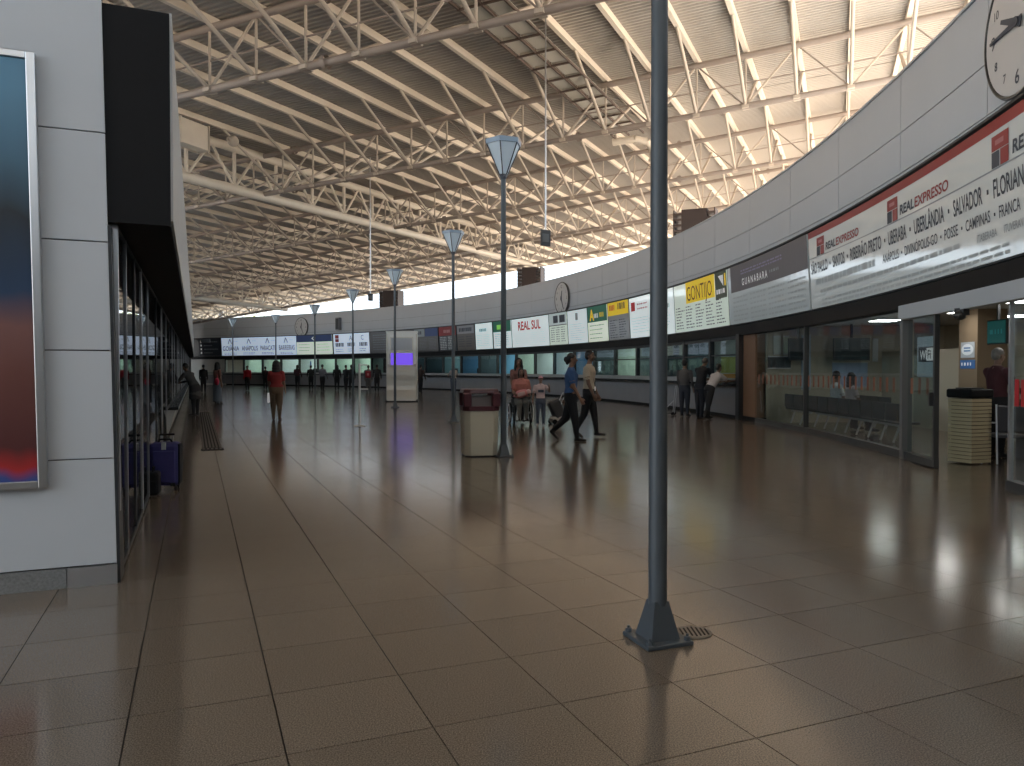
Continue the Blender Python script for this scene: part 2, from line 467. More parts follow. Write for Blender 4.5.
pts = [rf(-8.6, 30.6, 1.15), rf(-7.7, 30.7, 1.15), rf(-7.25, 30.9, 1.0), rf(-7.05, 31.1, .7), rf(-7.05, 31.2, .25)]
MB().path(pts, .15, 12).build('bend', M_purl, eb); MB().lathe([(.2, -.06), (.2, .06)], pts[-1], 14).build('collar', M_purl, eb)

# ---- unseen wall added behind the viewpoint to block sky light
tag(MB().box((-2, -11.5, 3.2), (24, .3, 6.4)).build('sky_block_wall', mat('sky_block_grey', (.30, .28, .26), .8, noise=.1, scale=.5), loc=(-2, -11.5, 0)), kind='structure')

# ---- curved ticket wall
S_NEAR, S_FAR, S_DOOR = -34.0, 78.0, 3.52
wr = thing('wall_right', rp(20, 0), kind='structure')
MB().rbox(S_NEAR, S_FAR, ZT-.05, ZW-.01, -.25, -.03, 2).build('backing', mat('panel_joint', (.13, .13, .14), .8), wr)
k0 = int((S_NEAR+.14)//3.0); zr = [(ZT+.04, ZT+.235), (ZT+.25, 5.53), (5.545, ZW)]
k = k0
while True:
    a, b = -.14+3.0*k+.008, -.14+3.0*(k+1)-.008
    if a > S_FAR-.3: break
    b = min(b, S_FAR)
    for z0, z1 in zr: MB().rbox(a, b, z0, z1, -.03, 0, 1.0).build('panel', M_panel, wr)
    k += 1
MB().rbox(S_NEAR, S_FAR, ZW, ZW+.04, -.28, .03, 2).build('coping', M_panel, wr)
MB().rbox(S_NEAR, S_FAR, ZT+.001, ZT+.035, -.05, .25, 1.0).build('sign_top_trim', M_dark, wr)
MB().rbox(S_NEAR, S_FAR, 2.52, ZB-.02, -.25, .10, 2).build('header', M_black, wr)
MB().rbox(S_NEAR, S_FAR, ZB, ZT, -.25, -.02, 2).build('sign_backing', M_dark, wr)
# office block behind the wall
MB().rbox(S_NEAR, S_FAR, 2.76, 2.95, -6.4, -.25, 2).build('ceiling_slab', mat('office_ceiling', (.6, .6, .58), .8), wr)
MB().rbox(S_NEAR, S_FAR, 0, 2.76, -6.4, -6.2, 2).build('rear_wall', mat('office_rear', (.50, .46, .38), .8), wr)
MB().rbox(S_NEAR, S_FAR, 2.95, ZW-.3, -.45, -.27, 2).build('parapet_back', M_panel, wr)
# counter base
MB().rbox(S_DOOR+.1, 69.1, .10, 1.02, -.2, .0, 2).build('counter_base', M_grey, wr)
MB().rbox(S_DOOR+.1, 69.1, 0, .12, -.2, -.04, 2).build('plinth', M_black, wr)
for k in range(27):
    a = S_DOOR+.1+2.522*k
    MB().rbox(a, a+2.522-.012, .13, 1.0, 0, .02, 1.3).build('base_panel', M_grey, wr)
wt_ = tag(MB().rbox(S_DOOR+.1, 69.1, 1.02, 1.08, -.5, .42, 1.5).build('counter_worktop', mat('worktop_black', (.03, .03, .032), .25), loc=rp(36, 1.02)), 'long dark curved counter top below the ticket windows', 'worktop')
for k in range(27):
    a = S_DOOR+.1+2.522*k
    MB().rbox(a+.02, a+2.50, 1.08, 1.235, -.06, .10, 1.3).build('sill_block', mat('sill_grey', (.33, .34, .34), .5), wr)
# ends of the ring: plain light wall panel at far left, brown pier by the office
MB().rbox(69.15, S_FAR, 0, 2.52, -.25, 0, 1.2).build('end_panel', mat('beige_panel', (.55, .54, .50), .6), wr)
MB().rbox(2.42, S_DOOR-.12, .12, 2.52, -.3, -.02).build('pier_panel', mat('brown_panel', (.20, .11, .06), .55, noise=.1, scale=3), wr)
MB().rbox(2.30, S_DOOR, 0, .13, -.3, .0).build('pier_plinth', M_black, wr)
MB().rbox(S_DOOR-.13, S_DOOR+.14, 0, 2.56, -.3, .12).build('pier_post', M_dark, wr)

# ---- ticket windows and booths behind them
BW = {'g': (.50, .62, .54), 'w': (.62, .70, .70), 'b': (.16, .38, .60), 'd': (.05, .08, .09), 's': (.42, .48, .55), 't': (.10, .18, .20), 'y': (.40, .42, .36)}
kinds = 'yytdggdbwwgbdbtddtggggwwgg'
lampm = mat('booth_lamp', (1, 1, .92), .5, emit=24, ecol=(.92, 1, .92))
lampdim = mat('booth_lamp_dim', (1, 1, 1), .5, emit=7, ecol=(.7, .9, 1))
wn_ = 0
for k in range(26):
    a = S_DOOR+.1+2.522*k; b = a+2.522; wn_ += 1; kd = kinds[k]
    wo = thing('window_%d' % wn_, rp((a+b)/2, 1.24), kind='structure')
    fr = MB()
    fr.rbox(a, a+.10, 1.235, 2.52, -.08, .06); fr.rbox(b-.06, b, 1.235, 2.52, -.08, .06)
    fr.build('frame', M_dark, wo)
    MB().rbox(a+.1, b-.06, 2.42, 2.52, -.08, .04).build('head_rail', M_dark, wo)
    if kd in 'ytdg' and k < 6: MB().rbox(a+.1, b-.06, 1.93, 1.97, -.05, .02).build('transom', M_dark, wo)
    MB().rbox(a+.1, b-.06, 1.235, 2.42, -.03, -.018).build('glass_pane', M_glass, wo)
    # booth shell
    bo = thing('booth_%d' % wn_, rp((a+b)/2, 0, -2), kind='structure')
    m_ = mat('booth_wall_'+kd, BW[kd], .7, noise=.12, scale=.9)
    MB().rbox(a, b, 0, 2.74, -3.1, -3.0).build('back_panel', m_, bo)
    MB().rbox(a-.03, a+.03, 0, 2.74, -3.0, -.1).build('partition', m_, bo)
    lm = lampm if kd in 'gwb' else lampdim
    MB().rbox((a+b)/2-.6, (a+b)/2+.6, 2.66, 2.70, -1.7, -1.4).build('ceiling_lamp', lm, bo)
    MB().rbox((a+b)/2-.7, (a+b)/2+.7, 2.70, 2.755, -1.8, -1.3).build('lamp_tray', M_panel, bo)
    if kd in 'ydt':
        for z in (1.5, 1.85, 2.2): MB().rbox(a+.5, b-.3, z, z+.03, -3.0, -2.7).build('shelf', M_dark, bo)

# small things seen in the booths
rng = random.Random(3)
M_screen = mat('monitor_screen', (.5, .7, .8), .3, emit=.9, ecol=(.6, .8, .9))
def monitor(s, n, z, label, on=False):
    t = thing('computer_monitor', rp(s, z, n), label, 'monitor', 'monitors behind the ticket windows')
    MB().rbox(s-.28, s+.28, z+.12, z+.50, n-.03, n+.02).build('screen_case', M_dark, t)
    MB().rbox(s-.25, s+.25, z+.15, z+.47, n+.02, n+.025).build('screen', M_screen if on else M_dark, t)
    MB().rbox(s-.03, s+.03, z+.02, z+.14, n-.04, n).build('neck', M_dark, t)
    MB().rbox(s-.12, s+.12, z, z+.02, n-.10, n+.06).build('foot', M_dark, t)
for s, on, lb in ((9.9, True, 'lit white screen behind the window by the grey-jacketed customer'), (17.0, False, 'dark screen back in the pale green window right of the bright sign'),
                  (14.6, False, 'dark screen back in the window just left of the near pole'), (38.0, False, 'dark screen in the unlit window left of the far pole'),
                  (34.8, False, 'dark screen in the bright blue window'), (57.6, False, 'dark screen in the far green window beside the purple poster')):
    monitor(s, -.5, 1.08, lb, on)
def poster(s, z, wd, ht, n, col, label, emit=0):
    m_ = mat('print_%d%d%d' % tuple(int(c*99) for c in col)+('e' if emit else ''), col, .4, emit=emit)
    t = thing('wall_poster', rp(s, z, n), label, 'poster')
    MB().rbox(s-wd/2, s+wd/2, z, z+ht, n-.02, n).build('sheet', m_, t)
    MB().rbox(s-wd/2-.02, s+wd/2+.02, z+ht, z+ht+.03, n-.02, n+.01).build('top_strip', M_alu, t)
poster(64.6, 1.55, .75, .8, -2.0, (.05, .22, .55), 'blue poster inside the far left ticket window')
poster(59.2, 1.75, .5, .5, -1.2, (.05, .15, .6), 'small blue notice in the window beside the red-shirted woman')
poster(56.6, 1.6, 1.0, .55, -2.0, (.22, .18, .42), 'purple poster inside a far green ticket window')
poster(20.2, 2.05, .75, .42, -.6, (.85, .95, 1), 'glowing white notice in the dark window behind the walking couple', 2.5)
def side_poster(s_, n0, n1, z0, z1, col, label):
    t = thing('wall_poster', rp(s_, z0, (n0+n1)/2), label, 'poster')
    MB().rbox(s_-.03, s_, z0, z1, n0, n1).build('sheet', mat('sidep_%d_%d_%d' % tuple(int(c*99) for c in col), col, .5), t)
    MB().rbox(s_-.035, s_, z1, z1+.02, n0, n1).build('top_strip', M_alu, t)
side_poster(6.10, -.85, -.32, 1.38, 1.92, (.50, .48, .12), 'yellow panel inside the window where the white-shirted customer leans')
side_poster(6.10, -.90, -.28, 1.09, 1.36, (.70, .28, .03), 'orange strip below the yellow panel inside the rightmost ticket window')

# ================================================================== SIGN BAND
M_ink = mat('sign_ink', (.06, .07, .09), .5); M_inkg = mat('sign_ink_grey', (.28, .31, .33), .5)
M_red = mat('sign_red', (.55, .03, .03), .4, emit=.12); M_redd = mat('sign_dark_red', (.33, .035, .035), .4)
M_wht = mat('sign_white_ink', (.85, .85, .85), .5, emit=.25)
NF = .12
SIGN_E = .55
def sign(xl, xr, label, face=(.80, .86, .84), emit=1.0, z0=ZB, z1=ZT-.01):
    sl_, sr_ = rs(xl, NF)-.015, rs(xr, NF)+.015
    t = thing('lightbox_sign', rp((sl_+sr_)/2, z0, NF), label, 'sign', 'signs above the ticket windows')
    fm = mat('sign_face_%d_%d_%d_%d' % (face[0]*99, face[1]*99, face[2]*99, emit*99), face, .3, emit=emit*SIGN_E, ecol=face, coat=1.0)
    MB().rbox(sr_, sl_, z0, z1, -.02, NF-.03).build('case', M_dark, t)
    MB().rbox(sr_+.02, sl_-.02, z0+.02, z1-.02, NF-.03, NF, .4).build('face', fm, t)
    return t, sl_-.02, sr_+.02
def part_quad(t, name, sl_, sr_, z0, z1, m, n=NF+.004):
    b = MB(); rquad(b, sl_, sr_, z0, z1, n); return b.build(name, m, t, fix=False)
def part_text(t, body, sl_, z, h, m, n=NF+.008, width=None, shear=0, bold=.012, name='lettering'):
    b = MB(); ring_text(b, body, sl_, z, h, n, width, shear, bold); return b.build(name, m, t, fix=False)
def part_bars(t, sl_, sr_, z0, z1, rows, m=None, cols=1, seed=1, fill=.75, th=.4, name='small_print'):
    b = MB(); bars(b, sl_, sr_, z0, z1, rows, NF+.006, random.Random(seed), cols, fill, th); return tag(b.build(name, m or M_inkg, t, fix=False), kind='stuff')

# far left dark board
t, a, b = sign(199, 222, 'dark unlit board with white lines at the far left end', (.03, .035, .05), 0)
for i in range(4):
    part_quad(t, 'dot', a-.25, a-.42, ZT-.45-.36*i, ZT-.28-.36*i, M_wht)
    part_bars(t, a-.6, b+.3+.5*(i % 2), ZT-.45-.36*i, ZT-.3-.36*i, 1, M_inkg, seed=i, th=.6)
# GOIANIA ANAPOLIS PARACATU BARREIRAS
t, a, b = sign(222, 297, 'pale blue lit sign reading GOIÂNIA ANÁPOLIS PARACATU BARREIRAS', (.62, .74, .92), 1.0)
wd = (a-b)/4
for i, nm in enumerate(('GOIÂNIA', 'ANÁPOLIS', 'PARACATU', 'BARREIRAS')):
    q = a-wd*i
    part_text(t, nm, q-wd*.06, ZB+.48, .46, M_ink, width=wd*.86)
    lg = MB(); c = q-wd*.42
    for d in (-1, 1): lg.add([rp(c, ZT-.14, NF+.006), rp(c-.12, ZT-.14, NF+.006), rp(c+.24*d-.12, ZT-.62, NF+.006), rp(c+.24*d, ZT-.62, NF+.006)], [(0, 1, 2, 3)])
    lg.build('logo', M_inkg, t, fix=False)
    part_bars(t, c-.5, c-1.2, ZT-.42, ZT-.32, 1, M_inkg, seed=i, th=.4)
    part_bars(t, q-.2, q-wd+.2, ZB+.08, ZB+.32, 2, M_inkg, seed=i+9)
t, a, b = sign(297, 333, 'sign with navy header over two pale green lit panels', (.70, .80, .68), 1.0)
M_navy = mat('sign_navy', (.05, .08, .20), .4, emit=.1)
part_quad(t, 'header', a, b, ZT-.62, ZT-.03, M_navy)
lg = MB(); c = (a+b)/2+.15
lg.add([rp(c+.25, ZT-.32, NF+.01), rp(c-.1, ZT-.5, NF+.01), rp(c-.1, ZT-.4, NF+.01), rp(c+.06, ZT-.32, NF+.01), rp(c-.1, ZT-.22, NF+.01), rp(c-.1, ZT-.14, NF+.01)], [(0, 1, 2, 3), (0, 3, 4, 5)])
lg.build('logo', M_wht, t, fix=False)
part_quad(t, 'divider', (a+b)/2+.06, (a+b)/2-.06, ZB+.02, ZT-.62, M_dark, NF+.006)
for h in (0, 1):
    q0 = a-.15 if h == 0 else (a+b)/2-.2; q1 = (a+b)/2+.2 if h == 0 else b+.15
    part_bars(t, q0, q1, ZB+.25, ZT-.72, 3, M_inkg, seed=h+3, th=.16)
t, a, b = sign(334, 370, 'pale blue lit sign with red and black logo beside the navy headed one', (.66, .76, .90), 1.0)
part_quad(t, 'logo_square', a-.25, a-.75, ZT-.42, ZT-.12, M_redd); part_quad(t, 'logo_square', a-.25, a-.75, ZT-.72, ZT-.46, M_redd)
for i in range(3):
    q = a-.2-(a-b)/3*i
    part_bars(t, q, q-(a-b)/3+.35, ZB+.62, ZB+.98, 1, M_ink, seed=i+20, th=.9, fill=.9, name='lettering')
    if i: part_text(t, 'AC'[i-1], q-.35, ZT-.60, .42, M_inkg)
    part_bars(t, q, q-(a-b)/3+.35, ZB+.15, ZB+.5, 2, M_inkg, seed=i+30, th=.35)
t, a, b = sign(370.5, 400, 'unlit grey sign left of the information kiosk', (.20, .19, .20), 0)
part_bars(t, a-.2, b+.2, ZB+.2, ZT-.2, 7, M_inkg, seed=5, th=.3)
t, a, b = sign(401, 439, 'unlit grey timetable with small blue and white headers right of the kiosk', (.20, .19, .19), 0)
part_quad(t, 'header', a-2.0, a-3.4, ZT-.62, ZT-.04, mat('pale_print', (.40, .44, .45), .5)); part_quad(t, 'header', a-3.5, b, ZT-.62, ZT-.04, M_navy)
part_bars(t, a-.2, b+.2, ZB+.15, ZT-.75, 8, M_inkg, cols=4, seed=6, th=.25)
part_bars(t, a-2.1, a-3.3, ZT-.5, ZT-.15, 1, M_ink, seed=66, th=.7, name='lettering')
t, a, b = sign(439.5, 457, 'timetable with red header and dark grid of white lines', (.11, .115, .13), 0)
part_quad(t, 'header', a, b, ZT-.66, ZT-.02, M_redd); part_bars(t, a-.6, b+.5, ZT-.5, ZT-.2, 1, mat('pale_red', (.7, .35, .33), .5), seed=7, th=.7, name='lettering')
part_bars(t, a-.1, b+.1, ZB+.08, ZT-.72, 8, mat('pale_print2', (.65, .68, .68), .5), cols=2, seed=8, th=.55, fill=.9)
t, a, b = sign(457.5, 475.5, 'unlit brownish grey timetable with boxed pale header', (.19, .17, .155), 0)
part_quad(t, 'header', a-.05, b+.05, ZT-.62, ZT-.06, mat('pale_header', (.36, .36, .38), .5))
part_bars(t, a-.2, b+.2, ZT-.5, ZT-.18, 1, M_ink, seed=77, th=.8, fill=.95, name='lettering'); part_bars(t, a-.15, b+.15, ZB+.2, ZT-.75, 5, M_ink, cols=2, seed=9, th=.3)
t, a, b = sign(476, 493, 'white lit timetable with faint blue heading left of the green headed one', (.78, .90, .90), 1.0)
part_bars(t, a-.5, b+.5, ZT-.6, ZT-.35, 1, mat('cyan_print', (.25, .55, .62), .5), seed=11, th=.8, name='lettering'); part_bars(t, a-.15, b+.15, ZB+.2, ZT-.75, 7, M_inkg, cols=2, seed=12, th=.2)
M_grn = mat('sign_green', (.02, .16, .10), .4, emit=.15); M_lgrn = mat('sign_light_green', (.25, .65, .10), .4, emit=.4); M_yel = mat('sign_yellow', (.85, .58, .02), .4, emit=.35)
t, a, b = sign(494, 512, 'white lit timetable with dark green header behind the second pole', (.76, .88, .90), 1.0)
part_quad(t, 'header', a, b, ZT-.70, ZT-.02, M_grn); part_quad(t, 'logo', a-.5, a-1.3, ZT-.55, ZT-.25, M_lgrn, NF+.008); part_bars(t, a-.15, b+.15, ZB+.15, ZT-.8, 7, M_inkg, cols=2, seed=13, th=.25)
t, a, b = sign(512.5, 549.5, 'wide white lit sign with a large red two-word heading', (.80, .90, .91), 1.0)
part_text(t, 'REAL SUL', a-.85, ZT-.72, .52, M_red, width=(a-b)*.62, bold=.03); part_bars(t, a-.2, b+.2, ZB+.2, ZT-.88, 6, M_inkg, cols=2, seed=14, th=.14, fill=.9)
t, a, b = sign(550, 568, 'pale green timetable with two dark logos between white lit ones', (.68, .78, .68), .9)
part_quad(t, 'header', a, b, ZT-.66, ZT-.02, mat('pale_header2', (.52, .60, .60), .5, emit=.3)); part_quad(t, 'logo', a-.55, a-1.15, ZT-.55, ZT-.15, M_ink, NF+.008); part_quad(t, 'logo', a-1.35, b+.2, ZT-.55, ZT-.15, M_ink, NF+.008)
part_quad(t, 'divider', a, b, ZT-.70, ZT-.66, M_dark, NF+.008)
part_bars(t, a-.15, b+.15, ZB+.15, ZT-.75, 7, M_inkg, cols=3, seed=15, th=.35)
t, a, b = sign(568.5, 588, 'white lit timetable with a tiny emblem below the round clock', (.74, .84, .86), .95)
part_quad(t, 'emblem', a-1.0, a-1.3, ZT-.55, ZT-.18, M_inkg); part_bars(t, a-.2, b+.15, ZB+.15, ZT-.7, 8, M_inkg, seed=16, th=.14)
t, a, b = sign(588.5, 608.5, 'cream lit timetable with green header and yellow and white logo', (.78, .86, .70), 1.0)
part_quad(t, 'header', a, b, ZT-.78, ZT-.02, M_grn)
part_text(t, 'A', a-.25, ZT-.68, .52, M_yel, NF+.01, bold=.04); part_bars(t, a-.75, a-1.4, ZT-.62, ZT-.35, 1, M_wht, seed=17, th=.8, name='lettering'); part_bars(t, a-1.45, b+.15, ZT-.60, ZT-.33, 1, M_yel, seed=18, th=.8, name='lettering')
part_bars(t, a-.1, b+.1, ZB+.1, ZT-.85, 4, M_inkg, seed=19, th=.22)
t, a, b = sign(609, 630, 'unlit grey timetable with orange yellow header and two columns of lines', (.33, .34, .34), .25)  # unlit sign, but its face carries a slight added glow
part_quad(t, 'header', a, b, ZT-.62, ZT-.02, M_yel); part_bars(t, a-.15, a-1.05, ZT-.40, ZT-.12, 1, M_red, seed=21, th=.9, name='lettering'); part_bars(t, a-1.1, b+.25, ZT-.40, ZT-.08, 1, M_ink, seed=22, th=.9, name='lettering')
part_bars(t, a-.12, b+.12, ZB+.08, ZT-.80, 8, M_ink, cols=2, seed=23, th=.38, fill=.5)
t, a, b = sign(630.5, 675, 'wide white lit timetable with small red logo behind the near pole', (.80, .90, .90), 1.0)
part_quad(t, 'logo', a-.2, a-.65, ZT-.60, ZT-.22, M_red); part_bars(t, a-.8, a-2.2, ZT-.62, ZT-.25, 2, mat('pink_print', (.7, .3, .32), .5), seed=24, th=.4, name='lettering')
part_bars(t, a-4.0, b+.3, ZT-.75, ZT-.55, 1, M_inkg, seed=25, th=.8, name='lettering'); part_bars(t, a-.15, b+.15, ZB+.2, ZT-.85, 6, M_inkg, cols=2, seed=26, th=.14)
t, a, b = sign(675.5, 729, 'pale green timetable with tall brown letters on a yellow header', (.66, .76, .66), .85)
part_quad(t, 'header', a-1.2, a-3.95, ZT-.76, ZT-.02, M_yel)
M_brn = mat('sign_brown', (.16, .09, .03), .5)
part_text(t, 'GONTIJO', a-1.3, ZT-.68, .52, M_brn, NF+.01, width=2.4, bold=.0)
part_quad(t, 'corner_print', a-4.0, b, ZT-.86, ZT-.02, mat('olive_print', (.10, .12, .08), .5))
lg = MB(); lg.add([rp(a-4.3, ZT-.15, NF+.01), rp(a-4.75, ZT-.15, NF+.01), rp(a-4.75, ZT-.5, NF+.01)], [(0, 1, 2)]); lg.build('logo', M_wht, t, fix=False)
lg = MB(); lg.add([rp(a-4.85, ZT-.12, NF+.01), rp(b+.05, ZT-.12, NF+.01), rp(b+.05, ZT-.5, NF+.01), rp(a-4.85, ZT-.5, NF+.01)], [(0, 1, 2, 3)]); lg.build('logo', M_yel, t, fix=False)
part_bars(t, a-4.05, b+.05, ZT-.72, ZT-.56, 1, M_wht, seed=27, th=.9, name='lettering')
part_bars(t, a-.1, b+.1, ZB+.1, ZT-.82, 8, M_ink, cols=5, seed=28, th=.32, fill=.45)
# GUANABARA
t, a, b = sign(729.5, 810.5, 'wide sign with dark mauve header and spaced white letters', (.50, .56, .57), .22)  # not backlit; faint face glow stands in for weak hall light
part_quad(t, 'header', a-.25, b, ZT-.80, ZT-.02, mat('mauve_print', (.10, .085, .10), .35))
part_text(t, 'G U A N A B A R A', a-1.2, ZT-.66, .20, M_wht, width=2.0, bold=.01); part_bars(t, a-3.3, a-4.4, ZT-.58, ZT-.48, 1, M_inkg, seed=31, th=.7)
M_lil = mat('lilac_print', (.24, .21, .36), .4)
part_bars(t, a-.9, b+1.5, ZT-.36, ZT-.20, 2, M_lil, seed=32, th=.5, fill=1, name='stripes')
part_bars(t, a-.3, b+.05, ZB+.06, ZT-.9, 6, mat('sign_ink_faint', (.38, .42, .43), .5), cols=4, seed=33, th=.34, fill=.9)
# REAL EXPRESSO, the long sign nearest the camera
t, a, b = sign(811, 1330, 'long white sign with red top band and lists of city names, nearest the camera', (.58, .63, .63), .22)  # no lamp inside; low emission imitates hall light on the face
part_quad(t, 'red_band', a, b, ZT-.17, ZT-.03, M_redd)
part_quad(t, 'rule', a, b, 3.965, 3.985, M_inkg)
s900 = rs(890, NF)
for q in (rs(819, NF), s900, rs(995, NF), rs(995, NF)-(s900-rs(995, NF))*1.05):
    lg = MB()
    def pq(x0, x1, z0, z1, n_=NF+.008, sh=.10): return [rp(q-x0-sh*(z0-3.98), z0, n_), rp(q-x1-sh*(z0-3.98), z0, n_), rp(q-x1-sh*(z1-3.98), z1, n_), rp(q-x0-sh*(z1-3.98), z1, n_)]
    MB().add(pq(.02, .46, 4.19, 4.37), [(0, 1, 2, 3)]).build('logo_top', M_redd, t, fix=False)
    MB().add(pq(.25, .46, 3.99, 4.18), [(0, 1, 2, 3)]).build('logo_leg', M_redd, t, fix=False)
    MB().add(pq(.02, .22, 3.99, 4.18), [(0, 1, 2, 3)]).build('logo_dark', M_ink, t, fix=False)
    MB().add(pq(.12, .34, 4.25, 4.31, NF+.011), [(0, 1, 2, 3)]).build('logo_gap', mat('logo_gap', (.5, .2, .2), .5), t, fix=False)
    part_text(t, 'REAL', q-.56, 4.045, .155, M_ink, width=.56, shear=.15, bold=.03)
    part_text(t, 'EXPRESSO', q-1.15, 4.045, .155, M_redd, width=1.20, shear=.15, bold=.02)
q = a-.10
for nm in ('SÃO PAULO', 'SANTOS', 'RIBEIRÃO PRETO', 'UBERABA', 'UBERLÂNDIA', 'SALVADOR', 'FLORIANÓPOLIS'):
    wd = .108*len(nm); part_text(t, nm, q, 3.63, .235, M_ink, width=wd, bold=.015); q -= wd+.13
    part_quad(t, 'dot', q, q-.05, 3.71, 3.77, M_ink, NF+.008); q -= .05+.13
q = rs(884, NF)
for nm in ('ANÁPOLIS', 'DIVINÓPOLIS-GO', 'POSSE', 'CAMPINAS', 'FRANCA'):
    wd = .088*len(nm); part_text(t, nm, q, 3.36, .155, M_ink, width=wd, bold=.008); q -= wd+.10
    part_quad(t, 'dot', q, q-.04, 3.41, 3.45, M_ink, NF+.008); q -= .04+.10
part_text(t, 'ITABERABA', rs(978, NF), 3.16, .10, M_inkg, width=.55); part_text(t, 'ITUVERAVA', rs(1005, NF), 3.16, .10, M_inkg, width=.55)
M_faint = mat('sign_ink_pale', (.43, .47, .48), .4)
part_bars(t, a-.15, rs(880, NF), 3.36, 3.50, 1, M_faint, seed=40, th=.9, fill=1); part_bars(t, a-.15, rs(974, NF), 3.16, 3.26, 1, M_faint, seed=41, th=.7, fill=1)
part_bars(t, a-.15, b+4, 2.88, 3.06, 2, M_faint, seed=42, th=.5, fill=1)

# ================================================================== CLOCKS, WALL FITTINGS
M_face = mat('clock_face', (.60, .60, .60), .35, coat=.3); M_rim = mat('clock_rim', (.03, .03, .03), .3)
def clock(x, label, z=5.36, r=.86, hour=12.4, s=None):
    s = rs(x) if s is None else s
    c = rp(s, z, .0); nrm = (RC-rp(s, 0)).normalized(); ux = Vector((0, 0, 1)).cross(nrm); uz = Vector((0, 0, 1))
    t = thing('wall_clock', c, label, 'clock', 'round wall clocks')
    MB().disc(c, nrm, r*.97, .12, 40).build('case', mat('clock_case', (.30, .30, .30), .4, .6), t)
    MB().torus(c+nrm*.12, nrm, r, .025, 48).build('rim', M_rim, t)
    MB().disc(c+nrm*.12, nrm, r*.965, .01, 40).build('dial', M_face, t)
    for k in range(1, 13):
        a = math.pi/2-k*math.pi/6; h = .17 if k % 3 == 0 else .11
        p = c+nrm*.134+ux*(math.cos(a)*r*.74)+uz*(math.sin(a)*r*.74-h/2)
        b = MB(); flat_text(b, str(k), p, ux, uz, h, center=True, bold=.01); b.build('numeral', M_ink, t, fix=False)
    for ln, wd, a in ((.42, .06, math.pi/2-hour*math.pi/6), (.68, .04, math.pi/2-(hour % 1)*2*math.pi)):
        d = ux*math.cos(a)+uz*math.sin(a); e = nrm.cross(d); o = c+nrm*.145
        MB().hexa([o-d*.12-e*wd, o-d*.12+e*wd, o+d*ln*r/.86+e*wd*.4, o+d*ln*r/.86-e*wd*.4]+[x_+nrm*.012 for x_ in (o-d*.12-e*wd, o-d*.12+e*wd, o+d*ln*r/.86+e*wd*.4, o+d*ln*r/.86-e*wd*.4)]).build('hand', M_ink, t)
    MB().disc(c+nrm*.14, nrm, .06, .03, 16).build('hub', M_ink, t)
clock(1026, 'large pale round clock cut by the top right corner', z=5.60, hour=9.75)
clock(563.5, 'round wall clock with dark rim above the signs near the middle', hour=12.43)
clock(302.5, 'small distant round clock on the wall at the far left', hour=12.43)
p = rp(rs(340), 5.45, 0); nrm = (RC-p); nrm.z = 0; nrm.normalize()
t = thing('wall_speaker', p, 'small grey speaker box high on the wall above the red and black logo sign', 'speaker')
sa = math.atan2(p.y-RC.y, p.x-RC.x)
MB().box(p+nrm*.15, (.3, .5, 1.1), sa).build('body', mat('speaker_grey', (.22, .22, .24), .5), t, bevel=.03); MB().box(p+nrm*.31, (.02, .4, .9), sa).build('grille', M_dark, t)

# piers with louvres beyond the wall
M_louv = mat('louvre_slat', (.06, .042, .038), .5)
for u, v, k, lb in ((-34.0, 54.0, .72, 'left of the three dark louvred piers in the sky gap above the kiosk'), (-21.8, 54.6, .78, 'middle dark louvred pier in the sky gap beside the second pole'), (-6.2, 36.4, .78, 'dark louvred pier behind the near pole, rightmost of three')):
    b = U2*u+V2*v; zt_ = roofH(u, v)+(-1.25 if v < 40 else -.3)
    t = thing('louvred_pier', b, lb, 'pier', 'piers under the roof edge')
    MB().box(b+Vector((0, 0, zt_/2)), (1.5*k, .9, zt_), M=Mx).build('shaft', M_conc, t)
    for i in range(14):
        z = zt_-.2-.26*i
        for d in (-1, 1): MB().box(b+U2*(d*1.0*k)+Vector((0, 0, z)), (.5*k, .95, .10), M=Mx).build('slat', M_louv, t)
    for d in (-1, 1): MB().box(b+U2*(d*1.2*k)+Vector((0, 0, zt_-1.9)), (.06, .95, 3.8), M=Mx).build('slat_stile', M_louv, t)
p = atY(221, 309, 77.5); p.z = 0; zt_ = 7.7
t = thing('round_column', p, 'slim white round column rising to the roof at the far left', 'column')
MB().lathe([(.24, 0), (.24, zt_)], p, 16).build('shaft', M_panel, t); MB().lathe([(.24, zt_-.25), (.42, zt_)], p, 16).build('capital', M_panel, t)

# hanging rods with plates
def hanger(x, y0, y1, Y, label, wd, ht):
    p0 = atY(x, y1, Y); t = thing('hanging_sign', p0, label, 'sign', 'plates hung on rods')
    u, v = p0.dot(U2), p0.dot(V2); top = roofH(u, v)+1.7
    MB().tube(p0+Vector((0, 0, ht)), Vector((p0.x, p0.y, top)), .022, .022, 8).build('rod', M_alu, t)
    MB().box(p0+Vector((0, 0, ht/2)), (wd, .06, ht), .5).build('plate', mat('plate_grey', (.05, .055, .06), .5), t, bevel=.01)
    MB().box(p0+Vector((0, -.04, ht/2)), (wd*.7, .02, ht*.5), .5).build('plate_mark', mat('plate_mark', (.12, .13, .14), .5), t)
hanger(545.5, 0, 246, 20, 'dark plate hung on a long rod right of the second pole', .28, .42)
hanger(370.5, 177, 301, 33, 'small plate hung on a long rod left of the kiosk', .22, .32)

